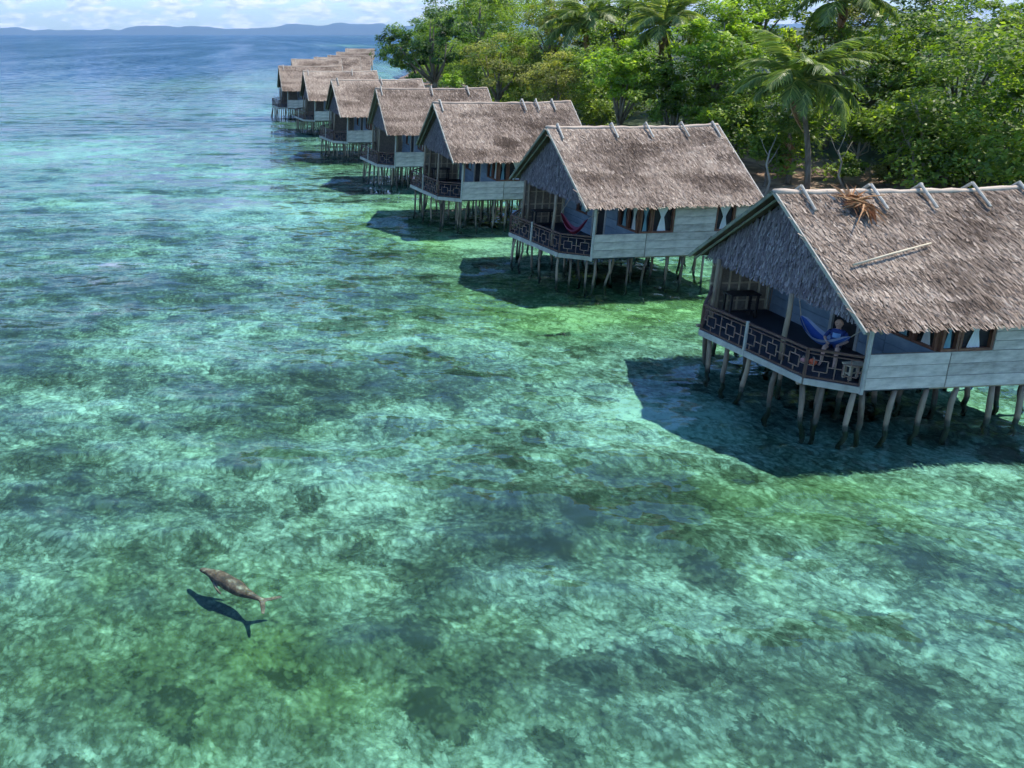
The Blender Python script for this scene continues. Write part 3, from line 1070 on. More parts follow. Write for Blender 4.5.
def make_hut(idx, x, y, yaw, dz, dr, sticks, label, thin, detail=True):
    rnd = random.Random(900 + idx)
    hut = empty('stilt_hut', (x, y, dz), R(yaw))
    tag(hut, label, 'hut', 'row of thatched stilt huts over the water')
    # roof ------------------------------------------------------
    for s in (-1, 1):
        o = link('thatch_slope', THM[(s, idx % 3)], hut, (0, 0, dr))
        o['kind'] = 'stuff'
        for xx, nm in ((0, 'barge'), (LR, 'barge')):
            b = MB()
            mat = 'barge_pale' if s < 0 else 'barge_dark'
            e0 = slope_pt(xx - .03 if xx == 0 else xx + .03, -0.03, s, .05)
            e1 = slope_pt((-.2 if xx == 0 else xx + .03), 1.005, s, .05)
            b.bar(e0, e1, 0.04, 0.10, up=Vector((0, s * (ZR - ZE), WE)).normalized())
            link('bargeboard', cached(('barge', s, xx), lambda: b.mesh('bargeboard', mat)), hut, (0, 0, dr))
        if detail:
            for kx in (0.12, 0.5):
                b = MB()
                b.tube([slope_pt(kx, -0.02, s, -.06), slope_pt(kx - .1, .98, s, -.06)], 0.035, 6)
                link('rafter', cached(('raft', s, kx), lambda: b.mesh('rafter', 'barge_dark')), hut, (0, 0, dr))
    def ridge():
        r2 = random.Random(3)
        b = MB()
        xs = np.linspace(-.2, LR + .03, 26)
        b.tube([(q, r2.uniform(-.02, .02), slope_pt(q, 1, -1).z + .06 + r2.uniform(-.018, .018)) for q in xs], [r2.uniform(.07, .10) for _ in xs], 8, 0.75)
        return b.mesh('ridge_cap', 'thatch', True)
    link('ridge_cap', cached('ridge', ridge), hut, (0, 0, dr))
    for sx in sticks:
        for s in (-1, 1):
            b = MB()
            b.tube([slope_pt(0, 0.855 + .02 * s, s, .15), slope_pt(0, 1.035, s, .17)], [.038, .042], 7)
            o = link('ridge_stick', cached(('stick', s), lambda: b.mesh('ridge_stick', 'barge_pale')), hut, (sx + rnd.uniform(-.05, .05), 0, dr), (0, 0, rnd.uniform(-.05, .05)))
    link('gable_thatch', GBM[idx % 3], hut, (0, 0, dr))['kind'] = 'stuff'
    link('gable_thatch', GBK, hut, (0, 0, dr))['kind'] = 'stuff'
    # deck and floor ------------------------------------------------
    def deck():
        b = MB()
        poly = [PA, PB, PC, PD, (XR, WW), (XR, -WW)]
        n = len(poly)
        b.add([(*p, ZD - .10) for p in poly] + [(*p, ZD) for p in poly],
              [tuple(range(n)), tuple(range(n, 2 * n))[::-1]] + [(i, i + n, (i + 1) % n + n, (i + 1) % n) for i in range(n)])
        return b.mesh('veranda_floor', 'blue_floor')
    link('veranda_floor', cached('deck', deck), hut)
    def rfloor():
        b = MB()
        b.box(XR + .004, XB, -WW, WW, ZD - .10, ZD)
        return b.mesh('room_floor', 'post_wood')
    link('room_floor', cached('rfloor', rfloor), hut)
    for (p, q) in ((PA, PB), (PB, PC), (PC, PD)):
        def fas():
            b = MB()
            P_, Q_ = Vector((*p, 0)), Vector((*q, 0))
            d = (Q_ - P_).normalized()
            nrm = Vector((d.y, -d.x, 0)) if (d.y * -1) < 0 else Vector((d.y, -d.x, 0))
            off_ = Vector((-d.y, d.x, 0))
            if off_.dot(Vector((1.5, 0, 0)) - (P_ + Q_) / 2) > 0:
                off_ = -off_
            b.bar(P_ + off_ * .035 + Vector((0, 0, ZD - .06)), Q_ + off_ * .035 + Vector((0, 0, ZD - .06)), .05, .17)
            return b.mesh('fascia_board', 'pale_board')
        link('fascia_board', cached(('fas', p, q), fas), hut)
    for yy in (-2.2, 0, 2.2):
        def joist():
            b = MB()
            b.tube([(-.4, 0, 0), (XB - .05, 0, 0)], .055, 6)
            return b.mesh('floor_joist', 'post_wood')
        link('floor_joist', cached('joist', joist), hut, (0, yy, ZD - .165))
    # railing ------------------------------------------------------
    rail_section(hut, PA, PB, 2, ZD)
    rail_section(hut, PB, PC, 5, ZD)
    rail_section(hut, PC, PD, 3, ZD)
    def midpost():
        b = MB(); b.box(-.03, .03, -.03, .03, -.12, .9)
        return b.mesh('rail_post', 'pale_board')
    mid = (Vector(PB) * .47 + Vector(PC) * .53)
    link('rail_post', cached('rpost', midpost), hut, (mid.x - .05, mid.y, ZD), (0, 0, .13))
    # posts --------------------------------------------------------
    def post(h):
        def mk():
            b = MB()
            b.tube([(0.01, 0, 0), (-.015, .01, h * .35), (.012, -.01, h * .7), (0, 0, h)], [.072, .066, .066, .06], 8)
            return b.mesh('post', 'post_wood', True)
        return cached(('post', round(h, 2)), mk)
    for (px, py) in ((0.22, 2.45), (-0.02, -1.05), (XA + .06, -WW + .1), (XR, WW - .1), (0.7, WW - .08)):
        link('post', post(2.12 + dr * .8), hut, (px, py, ZD), (0, 0, rnd.uniform(0, 6)))
    def beam():
        b = MB(); b.tube([(.47, -WW + .05, 0), (.47, WW - .05, 0)], .05, 7)
        return b.mesh('tie_beam', 'barge_dark')
    link('tie_beam', cached('beam', beam), hut, (0, 0, 3.47 + dr))
    def corner():
        b = MB(); b.box(-.035, .035, -.035, .035, -.16, 2.02)
        return b.mesh('corner_board', 'pale_board')
    link('corner_board', cached('corner', corner), hut, (XA - .05, -WW - .03, ZD))
    # walls --------------------------------------------------------
    top = 3.60 + min(dr, 0)
    plank_wall(hut, 'veranda_wall', (XA, -WW), (2.92, -WW), ZD - .04, ZS, 3, 'weathered_plank', rnd, -1)
    plank_wall(hut, 'side_wall', (2.95, -WW), (XB, -WW), ZD - .04, ZS, 3, 'weathered_plank', rnd, -1)
    plank_wall(hut, 'side_wall', (4.08, -WW), (5.86, -WW), ZS + .004, top, 4, 'weathered_plank', rnd, -1)
    plank_wall(hut, 'side_wall', (6.72, -WW), (XB, -WW), ZS + .004, top, 4, 'weathered_plank', rnd, -1)
    plank_wall(hut, 'far_side_wall', (2.52, WW), (XB, WW), ZD - .04, top, 6, 'weathered_plank', rnd, 1)
    plank_wall(hut, 'back_wall', (XB, -WW + .05), (XB, WW - .05), ZD - .04, top, 6, 'weathered_plank', rnd, -1)
    window(hut, (3.12, -WW), (4.06, -WW), ZS, top, 'curtain_cloth')
    window(hut, (5.88, -WW), (6.70, -WW), ZS - .0, top - .1, 'curtain_cloth')
    window(hut, (2.62, -WW), (3.10, -WW), ZS, top, 'curtain_blue')
    # front wall of the room
    plank_wall(hut, 'front_wall', (XR, -WW + .05), (XR, -1.56), ZD + .004, ZS, 3, 'blue_wall', rnd, 1)
    plank_wall(hut, 'front_wall', (XR, -1.54), (XR, -.68), ZD + .004, top, 6, 'blue_wall', rnd, 1)
    plank_wall(hut, 'front_wall', (XR, .40), (XR, WW - .05), ZD + .004, ZS - .1, 3, 'blue_wall', rnd, 1)
    plank_wall(hut, 'front_wall', (XR, .40), (XR, .88), ZS - .09, top, 3, 'blue_wall', rnd, 1)
    plank_wall(hut, 'front_wall', (XR, 1.92), (XR, WW - .05), ZS - .09, top, 3, 'blue_wall', rnd, 1)
    window(hut, (XR, -1.62), (XR, -2.28), ZS, top, 'curtain_blue')
    window(hut, (XR, -2.30), (XR, -2.98), ZS, top, 'curtain_cloth')
    window(hut, (XR, 1.90), (XR, .90), ZS - .1, top - .05, 'curtain_blue')
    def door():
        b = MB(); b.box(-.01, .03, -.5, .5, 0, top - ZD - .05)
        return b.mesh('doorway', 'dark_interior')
    dr_o = link('doorway', cached(('door', round(top, 2)), door), hut, (XR, -.14, ZD + .004))
    def jamb():
        b = MB(); b.box(-.05, .05, -.05, .05, 0, top - ZD - .06)
        return b.mesh('door_jamb', 'pale_board')
    for yy in (-.5, .5):
        link('door_jamb', cached(('jamb', round(top, 2)), jamb), dr_o, (-.03, yy, 0))
    # woven screen on the far side of the veranda with battens
    def screen():
        b = MB(); b.box(.45, 2.49, -.015, .015, ZD - .12, top)
        return b.mesh('woven_screen', 'woven_wall')
    scn = link('woven_screen', cached(('screen', round(top, 2)), screen), hut, (0, WW + .02, 0))
    def bat_h():
        b = MB(); b.box(.45, 2.48, -.02, .02, -.025, .025)
        return b.mesh('batten', 'bamboo')
    def bat_v():
        b = MB(); b.box(-.025, .025, -.02, .02, ZD + .06, top - .02)
        return b.mesh('batten', 'bamboo')
    if idx < 3:
        for zz in (1.75, 2.35, 2.95):
            link('batten', cached('bath', bat_h), scn, (0, -.037, zz))
        for xx in (.7, 1.05, 1.4, 1.75, 2.1, 2.4):
            link('batten', cached(('batv', round(top, 2)), bat_v), scn, (xx, -.078, 0))
    # stilts -------------------------------------------------------
    base = STM[5:] if thin else STM[:5]
    spots = []
    nx = 8 if not thin else 9
    ny = 5 if not thin else 6
    for i in range(nx):
        for j in range(ny):
            sx_ = XA + .1 + (XB - XA - .2) * i / (nx - 1)
            sy_ = -WW + .06 + (2 * WW - .12) * j / (ny - 1)
            spots.append((sx_ + rnd.uniform(-.12, .12), sy_ + (rnd.uniform(-.12, .12) if 0 < j < ny - 1 else rnd.uniform(-.02, .05))))
    for (p, q, n) in ((PA, PB, 2), (PB, PC, 5), (PC, PD, 3)):
        for kk in range(n):
            t = (kk + .5) / n + rnd.uniform(-.08, .08)
            c = Vector(p).lerp(Vector(q), t)
            spots.append((c.x + .1, c.y))
    for (sx_, sy_) in spots:
        o = link('stilt', rnd.choice(base), hut, (sx_, sy_, ZD - .14), (rnd.gauss(0, .03), rnd.gauss(0, .03), rnd.uniform(0, 6.3)))
        o.cycles.is_caustics_receiver = True
    return hut


HUTS = [
    (14.27, 22.32, 5.36, -.16, -.25, (0.55, 2.65, 4.15, 5.75, 7.2), 'nearest thatched stilt hut, cut off by the right edge of the picture', False),
    (12.08, 34.75, 7.26, -.10, .09, (.3, 2.7, 4.3, 5.9, 7.4), 'second nearest thatched stilt hut, with reddish railing and a maroon hammock', True),
    (9.41, 45.39, 5.14, .17, 0, (.15, 4.8, 5.6, 6.5), 'third stilt hut from the front, three pale sticks close together on its ridge', True),
    (7.84, 57.31, 3.54, .065, .11, (.2, 3.7, 6.2), 'fourth stilt hut from the front in the row, thatched gable facing the sea', True),
    (5.79, 70.15, 5.97, .03, .05, (.3, 4.0), 'fifth stilt hut from the front in the row of thatched roofs', True),
    (4.23, 87.55, 4.5, .03, 0, (.3, 5), 'sixth stilt hut from the front in the row of thatched roofs', True),
    (1.91, 102.53, 4.0, 0, 0, (.4,), 'stilt hut farthest to the left, with a ladder at its veranda', True),
    (4.38, 130.95, 2.0, 0, 0, (.4,), 'thatched roof rising just behind the leftmost stilt hut', True),
    (8.52, 141.57, -2.0, 0, 0, (.4,), 'second thatched roof behind the leftmost stilt hut', True),
    (11.81, 154.77, -4.0, 0, 0, (.4,), 'third thatched roof behind the leftmost stilt hut', True),
    (15.8, 183.0, -6.0, 0, 0, (.4,), 'last but one thatched roof of the row, near the overhanging branch', True),
    (21.91, 226.33, -8.0, 0, 0, (.4,), 'farthest thatched roof of the row, beside the overhanging branch', True),
]
for i_, h_ in enumerate(HUTS):
    make_hut(i_, *h_)


def hut_pt(i, u, v, z):
    """hut local u (inland), v (towards the camera) at world height z"""
    x, y, a = HUTS[i][0], HUTS[i][1], R(HUTS[i][2])
    return Vector((x + u * math.cos(a) + v * math.sin(a), y + u * math.sin(a) - v * math.cos(a), z))


def pt_on_hut(i, px, py, z):
    return Vector(at_z(px, py, z))


def on_roof(i, px, py, lift=0.12):
    """world point where the pixel's ray meets the camera-side roof slope of hut i"""
    x, y, a, dz, dr = HUTS[i][0], HUTS[i][1], R(HUTS[i][2]), HUTS[i][3], HUTS[i][4]
    M = Matrix.Translation((x, y, dz + dr)) @ Matrix.Rotation(a, 4, 'Z')
    p0 = M @ slope_pt(0, 0, -1, lift)
    nrm = (M.to_3x3() @ Vector((0, -(ZR - ZE), WE))).normalized()
    d = Vector(ray(px, py))
    o = Vector((0, 0, CAM_H))
    t = (p0 - o).dot(nrm) / d.dot(nrm)
    return o + d * t, nrm


# ================================================================== vegetation
def leaf_quads(rng, centers, rads, tones, per, size, crown_c):
    K = len(centers)
    per_k = np.maximum(6, (per * rng.uniform(0.6, 1.3, K)).astype(int))
    ids = np.repeat(np.arange(K), per_k)
    N = len(ids)
    d = rng.normal(size=(N, 3))
    d /= np.linalg.norm(d, axis=1, keepdims=True)
    rad = rads[ids] * rng.uniform(0.25, 1.0, N) ** 0.6
    pos = centers[ids] + d * rad[:, None] * np.array([1, 1, 0.62])
    out = pos - crown_c
    out /= np.linalg.norm(out, axis=1, keepdims=True) + 1e-6
    nrm = out * 0.6 + np.array([0, 0, 0.8]) + rng.normal(size=(N, 3)) * 0.45
    nrm /= np.linalg.norm(nrm, axis=1, keepdims=True)
    t = rng.normal(size=(N, 3)) + np.array([0, 0, -0.5])
    t -= nrm * np.sum(t * nrm, axis=1, keepdims=True)
    t /= np.linalg.norm(t, axis=1, keepdims=True)
    s = np.cross(nrm, t)
    L = size * rng.uniform(0.65, 1.35, N)[:, None]
    W = L * rng.uniform(0.42, 0.62, N)[:, None]
    v = np.stack([pos - t * L * .5, pos + s * W * .5 - t * L * .05, pos + t * L * .5 - np.array([0, 0, 1]) * L * .12, pos - s * W * .5 - t * L * .05], 1).reshape(-1, 3)
    q = np.arange(N * 4).reshape(-1, 4)
    tone = np.clip(tones[ids] + rng.normal(0, 0.13, N), 0, 1)
    return v, q, np.repeat(tone, 4)


def crown_clumps(rng, rx, ry, rz, lobes, clumps):
    lc = []
    for i in range(lobes):
        a = 2 * math.pi * (i + rng.uniform(-.3, .3)) / lobes
        rr = rng.uniform(0.30, 0.62)
        lc.append((math.cos(a) * rr, math.sin(a) * rr, rng.uniform(-0.45, 0.35), rng.uniform(0.34, 0.52)))
    lc.append((0, 0, 0.42, 0.5))
    lc = np.array(lc)
    pick = rng.integers(0, len(lc), clumps)
    d = rng.normal(size=(clumps, 3))
    d[:, 2] += 0.35
    d /= np.linalg.norm(d, axis=1, keepdims=True)
    c = lc[pick, :3] + d * lc[pick, 3:4] * rng.uniform(0.75, 1.05, (clumps, 1))
    return c * np.array([rx, ry, rz]), lc[:, :3] * np.array([rx, ry, rz])


def make_tree(name, px, py, Y, r, rz, mat, label, per=92, clumps=78, leaf=0.30, seed=0, bark='bark', base=None, cat='tree', group='trees of the shore forest', trunk_r=None, lobes=7):
    rng = np.random.default_rng(seed)
    c = at_y(px, py, Y)
    bx = base if base is not None else max(c[0], float(shore_x(Y)) + 1.4)
    bz = float(land_z(np.array([bx]), np.array([Y]))[0])
    root = empty(name, (bx, Y, bz - 0.05))
    tag(root, label, cat, group)
    cl, lobes_c = crown_clumps(rng, r, r * 0.95, rz, lobes, clumps)
    cc = np.array([c[0] - bx, 0, c[2] - bz])
    cen = cl + cc
    keep = cen[:, 2] > 0.5
    cen = cen[keep]
    rads = rng.uniform(0.45, 0.85, len(cen)) * (0.55 + r * 0.11)
    tones = np.clip(rng.normal(0.5, 0.22, len(cen)), 0.05, 0.97)
    v, q, t = leaf_quads(rng, cen, rads, tones, per, leaf * .86, cc - np.array([0, 0, rz * 0.5]))
    o = link('crown', fast_mesh('crown', v, q, mat, {'tone': t}), root)
    o['kind'] = 'stuff'
    rnd = random.Random(seed)
    b = MB()
    fork = Vector((cc[0] * .55, 0, max(cc[2] - rz * 0.95, 0.8)))
    tr_ = trunk_r or 0.05 * r + 0.05
    b.tube([(0, 0, 0), fork * .35 + Vector((rnd.uniform(-.2, .2), rnd.uniform(-.2, .2), 0)), fork * .7 + Vector((rnd.uniform(-.2, .2), 0, 0)), fork, Vector(cc)], [tr_ * 1.35, tr_, tr_ * .9, tr_ * .8, tr_ * .3], 8)
    for lcx in lobes_c:
        e = Vector(cc + lcx * 0.95)
        m_ = fork.lerp(e, .5) + Vector((rnd.uniform(-.4, .4), rnd.uniform(-.4, .4), -rnd.uniform(0, .4)))
        b.tube([fork, m_, e], [tr_ * .55, tr_ * .38, tr_ * .12], 6)
    b.build('trunk', bark, root, True)
    return root


def frond_mesh(seed, L, up, droop, dead=False):
    rnd = random.Random(seed)
    b = MB()
    n = 12
    pts = []
    for i in range(n + 1):
        s = i / n
        pts.append(Vector((L * (s - 0.18 * s * s * droop), 0.1 * math.sin(s * 2) * rnd.uniform(-1, 1), L * (up * s - (0.35 + droop * .45) * s * s))))
    b.tube(pts, [0.035 * (1 - .8 * i / n) + .006 for i in range(n + 1)], 5, 0.95)
    m = 40
    for side in (-1, 1):
        for k in range(m):
            s = 0.12 + 0.88 * k / (m - 1)
            i = min(int(s * n), n - 1)
            p = pts[i].lerp(pts[i + 1], s * n - i)
            d = (pts[i + 1] - pts[i]).normalized()
            ll = L * 0.24 * (0.35 + math.sin(min(s * 1.05, 1) * math.pi) * 0.75) * rnd.uniform(.8, 1.15)
            dirv = (Vector((0, side, 0)) * 0.75 + d * 0.62 + Vector((0, 0, -0.22 - rnd.uniform(0, .25)))).normalized()
            w = d * 0.07
            e = p + dirv * ll + Vector((0, 0, -ll * .18))
            mid_ = p + dirv * ll * .5
            b.add([p - w * .5, p + w * .5, mid_ + w * .7, e, mid_ - w * .7], [(0, 1, 2, 3, 4)], min(max(rnd.gauss(0.5, .18), 0), 1))
    return b.mesh('frond', 'dry_frond' if dead else 'leaf_palm')


FRONDS = [frond_mesh(k, 3.0 + .25 * k, 0.62 + .1 * (k % 2), 0.75 + .2 * (k % 3)) for k in range(4)]
DEAD = [frond_mesh(40 + k, 2.3, 0.1, 1.5, True) for k in range(2)]


def make_palm(px, py, Y, base_px, label, scale=1.0, seed=0, n=20):
    rnd = random.Random(seed)
    c = at_y(px, py, Y)
    bx = at_y(base_px, py, Y)[0]
    bx = max(bx, float(shore_x(Y)) + .8)
    bz = float(land_z(np.array([bx]), np.array([Y]))[0])
    root = empty('coconut_palm', (bx, Y, bz - .05))
    tag(root, label, 'palm tree', 'coconut palms in the shore forest')
    top = Vector((c[0] - bx, 0, c[2] - bz))
    b = MB()
    pts = []
    for i in range(9):
        s = i / 8
        pts.append(Vector((top.x * s ** 1.5 + .22 * math.sin(s * math.pi) * (1 if top.x < 0 else -1), .25 * math.sin(s * 3), top.z * s)))
    pts[-1] = top
    b.tube(pts, [.19 - .08 * i / 8 for i in range(9)], 9)
    b.build('trunk', 'bark', root, True)
    for k in range(n):
        a = k * 2.399 + rnd.uniform(-.2, .2)
        tilt = -0.95 + 1.5 * (k / n) + rnd.uniform(-.12, .12)     # inner fronds stand up, outer ones hang
        o = link('frond', rnd.choice(FRONDS), root, top, (rnd.uniform(-.15, .15), tilt, a))
        o.scale = (scale * rnd.uniform(.85, 1.1),) * 3
        o['kind'] = 'stuff'
    for k in range(2):
        o = link('frond', DEAD[k], root, top - Vector((0, 0, .15)), (0, 0.9, rnd.uniform(2.5, 6)))
        o['label'] = 'dry brown hanging frond'
        o['kind'] = 'stuff'
    return root


# (name, px, py, distance, radius, half height, leaves, label, extra)
TREES = [
    ('broadleaf_tree', 430, 36, 96, 6.3, 5.6, 'leaf_dark', 'dark green tree at the left tip of the forest, branches overhanging the far roofs', dict(clumps=135, leaf=.36)),
    ('broadleaf_tree', 398, 48, 100, 3.0, 2.4, 'leaf_mid', 'small drooping branchy tree reaching out over the farthest roofs', dict(clumps=44, leaf=.36, base=20.2)),
    ('broadleaf_tree', 480, 8, 108, 5.2, 5.0, 'leaf_mid', 'tall tree topping the dark tree at the left tip of the forest', dict(leaf=.36)),
    ('broadleaf_tree', 500, 66, 84, 4.6, 3.6, 'leaf_olive', 'grey-green bushy tree right behind the fourth hut roof', dict(clumps=100, leaf=.26)),
    ('shrub', 452, 80, 80, 1.3, 1.0, 'leaf_bright', 'small yellow-green shrub peeping over the roof of the fourth hut', dict(clumps=24, leaf=.26, cat='shrub', group='shrubs of the shore')),
    ('broadleaf_tree', 553, 18, 92, 5.0, 4.6, 'leaf_olive', 'pale olive tree at the top edge left of the leaning palm', dict(leaf=.3)),
    ('broadleaf_tree', 556, 84, 76, 4.0, 3.2, 'leaf_olive', 'rounded olive-green tree behind the third hut roof', dict(clumps=90, leaf=.25)),
    ('broadleaf_tree', 624, 82, 66, 3.9, 3.6, 'leaf_bright', 'bright green large-leaved tree behind the ridge of the second hut', dict(clumps=90, leaf=.36)),
    ('broadleaf_tree', 676, 100, 62, 3.4, 2.8, 'leaf_mid', 'leafy tree over the middle of the second hut ridge', dict(leaf=.33)),
    ('broadleaf_tree', 622, 18, 84, 4.4, 4.0, 'leaf_mid', 'mid green tree at the top edge between two palms', dict(leaf=.32)),
    ('broadleaf_tree', 722, 42, 62, 4.4, 3.6, 'leaf_bright', 'sunlit yellow-green tree left of the big palm, reaching the top edge', dict(clumps=100, leaf=.34)),
    ('broadleaf_tree', 762, 12, 68, 4.0, 3.4, 'leaf_bright', 'bright tree crown above the big palm at the top edge', dict(leaf=.32)),
    ('broadleaf_tree', 736, 128, 57, 2.7, 2.5, 'leaf_mid', 'dense low tree beside the rear end of the second hut roof', dict(leaf=.28)),
    ('broadleaf_tree', 872, 62, 60, 4.2, 3.6, 'leaf_mid', 'broad green tree right of the big palm', dict(clumps=95, leaf=.30)),
    ('broadleaf_tree', 838, 30, 66, 3.6, 3.4, 'leaf_olive', 'olive tree at the top edge above the gap right of the big palm', dict(leaf=.28)),
    ('broadleaf_tree', 912, 22, 64, 3.8, 3.6, 'leaf_dark', 'dark tree at the top edge above the pale bent trunk', dict(leaf=.28)),
    ('broadleaf_tree', 972, 58, 58, 4.2, 4.6, 'leaf_dark', 'dark shaded tree filling the upper right of the forest', dict(clumps=95, leaf=.27)),
    ('broadleaf_tree', 905, 118, 51, 2.5, 1.9, 'leaf_mid', 'slender tree with a pale bent trunk behind the nearest hut', dict(clumps=46, leaf=.27, bark='bark_pale', trunk_r=.11)),
    ('broadleaf_tree', 1020, 112, 49, 2.3, 2.4, 'leaf_bright', 'bright green branch of the tree at the right edge', dict(clumps=40, leaf=.36)),
    ('broadleaf_tree', 1016, 30, 55, 3.4, 3.2, 'leaf_mid', 'tree crown in the top right corner', dict(leaf=.28)),
    ('broadleaf_tree', 862, 132, 53, 1.9, 1.6, 'leaf_mid', 'young tree between the big palm and the pale bent trunk', dict(clumps=40, leaf=.26, bark='bark_pale', trunk_r=.09)),
    ('broadleaf_tree', 948, 128, 53, 2.2, 2.0, 'leaf_dark', 'low dark tree right of the pale bent trunk', dict(clumps=44, leaf=.26)),
    ('broadleaf_tree', 770, 150, 52, 1.5, 1.3, 'leaf_mid', 'small leafy tree at the foot of the big palm', dict(clumps=30, leaf=.25, trunk_r=.09)),
    ('shrub', 845, 166, 50.5, 1.0, .8, 'leaf_mid', 'low shrub on the bank behind the dry fronds on the nearest roof', dict(clumps=20, leaf=.22, cat='shrub', group='shrubs of the shore')),
    ('shrub', 890, 172, 50, .9, .7, 'leaf_olive', 'low olive shrub at the foot of the pale bent trunk', dict(clumps=18, leaf=.2, cat='shrub', group='shrubs of the shore')),
    ('shrub', 968, 178, 50, 1.2, .8, 'leaf_bright', 'yellow-green shrub behind the ridge of the nearest hut', dict(clumps=22, leaf=.24, cat='shrub', group='shrubs of the shore')),
    ('shrub', 1008, 166, 48, 1.3, 1.1, 'leaf_bright', 'sunny yellow-green shrub at the right edge above the nearest roof', dict(clumps=26, leaf=.24, cat='shrub', group='shrubs of the shore')),
    ('shrub', 720, 168, 54, 1.5, 1.2, 'leaf_dark', 'dark shrub in the gap right behind the second hut', dict(clumps=26, leaf=.24, cat='shrub', group='shrubs of the shore')),
    ('shrub', 925, 166, 51.5, 1.1, .9, 'leaf_dark', 'dark low shrub right of the pale bent trunk', dict(clumps=20, leaf=.22, cat='shrub', group='shrubs of the shore')),
]
for i_, (nm, px, py, Yd, r_, rz_, mt, lab, ex) in enumerate(TREES):
    make_tree(nm, px, py, Yd, r_, rz_, mt, lab, seed=300 + i_, **ex)

make_palm(799, 84, 50, 824, 'big coconut palm with curved pale trunk behind the gap between the two nearest huts', 1.3, 1, 30)
make_palm(790, 132, 52, 796, 'short palm standing close left of the big coconut palm', .6, 2, 12)
make_palm(664, 28, 68, 690, 'coconut palm with arching fronds at the top edge above the second hut', 1.3, 3, 28)
make_palm(588, 26, 84, 610, 'leaning palm above the third hut, fronds against paler trees', 1.5, 4, 26)
make_palm(845, 2, 60, 850, 'palm crown cut by the top edge right of the big palm', 1.2, 5, 24)


def slim_trunk(px0, py0, px1, py1, Y, rad, label):
    a, e = at_y(px0, py0, Y), at_y(px1, py1, Y)
    bz = float(land_z(np.array([a[0]]), np.array([Y]))[0])
    b = MB()
    w = Vector((e[0] - a[0], 0, e[2] - bz))
    kx = 0.25 if px1 > px0 else -0.25
    b.tube([(0, 0, -.1), w * .35 + Vector((kx, 0, 0)), w * .7 - Vector((kx * .4, 0, 0)), w], [rad, rad * .85, rad * .7, rad * .5], 7)
    root = empty('bare_trunk', (a[0], Y, bz))
    b.build('trunk', 'bark_pale', root, True)
    b = MB()
    for t, dx in ((.72, .7), (.86, -.6), (.97, .45)):
        b2 = MB()
        b2.tube([w * t, w * t + Vector((dx * .5, .1, .5)), w * t + Vector((dx, .2, 1.2))], [rad * .4, rad * .3, rad * .12], 6)
        b2.build('branch', 'bark_pale', root, True)
    tag(root, label, 'tree trunk', 'slim pale trunks on the bank')


slim_trunk(930, 190, 916, 104, 49, .10, 'tall slim pale trunk leaning left behind the nearest hut')
slim_trunk(920, 192, 908, 140, 48.6, .08, 'shorter slim pale trunk beside the tall leaning one')
slim_trunk(845, 188, 838, 150, 49.5, .07, 'thin pale trunk just right of the big palm foot')
slim_trunk(765, 190, 770, 150, 50, .08, 'thin grey trunk left of the big palm foot')


def jungle():
    rng = np.random.default_rng(77)
    V, Q, T = [], [], []
    o = 0
    spots = []
    for row, (d0, d1) in enumerate(((5, 9), (9, 15), (15, 24), (24, 38), (38, 60))):
        y = 6.0
        while y < 260:
            spots.append((y + rng.uniform(-2, 2), rng.uniform(d0, d1), row))
            y += rng.uniform(4.0, 6.0) * (1 + y / 200)
    for (y, d, row) in spots:
        x = float(shore_x(y)) + d
        z0 = float(land_z(np.array([x]), np.array([y]))[0])
        r = rng.uniform(2.8, 4.6)
        h = rng.uniform(4.5, 8.5) + min(row, 3) * 1.8 + (5.0 if row > 2 else 0) + max(0, min(y - 80, 60)) * .05
        lay = [(h, r, 3.2)] + ([(h * .45, r * 1.0, 2.6)] if row < 3 else []) + ([(1.3, r * .9, 1.3)] if row in (1, 2) else [])
        for (hz, rr, rzz) in lay:
            cl, _ = crown_clumps(rng, rr, rr, rzz, 6, 44)
            cc = np.array([x, y, z0 + hz])
            v, q, t = leaf_quads(rng, cl + cc, rng.uniform(.6, 1.1, len(cl)), np.clip(rng.normal(.42, .23, len(cl)), .03, .97), 42, .31, cc - np.array([0, 0, 1.5]))
            V.append(v); Q.append(q + o); T.append(t)
            o += len(v)
    me = fast_mesh('jungle', np.concatenate(V), np.concatenate(Q), 'leaf_mid', {'tone': np.concatenate(T)})
    return link('jungle', me)


tag(jungle(), 'dense green jungle filling the slope behind the shore trees', 'jungle', kind='stuff')


# ================================================================== things on and around the huts
def roof_pole():
    p0, nrm = on_roof(0, 853, 265, .17)
    p1, _ = on_roof(0, 931, 243, .17)
    d = p1 - p0
    b = MB()
    b.tube([(0, 0, 0), d * .5 + nrm * .02, d], [.028, .03, .02], 7)
    o = b.build('bamboo_pole', 'bamboo', None, True)
    o.location = p0
    tag(o, 'long thin bamboo pole lying across the thatch of the nearest roof', 'pole')


roof_pole()


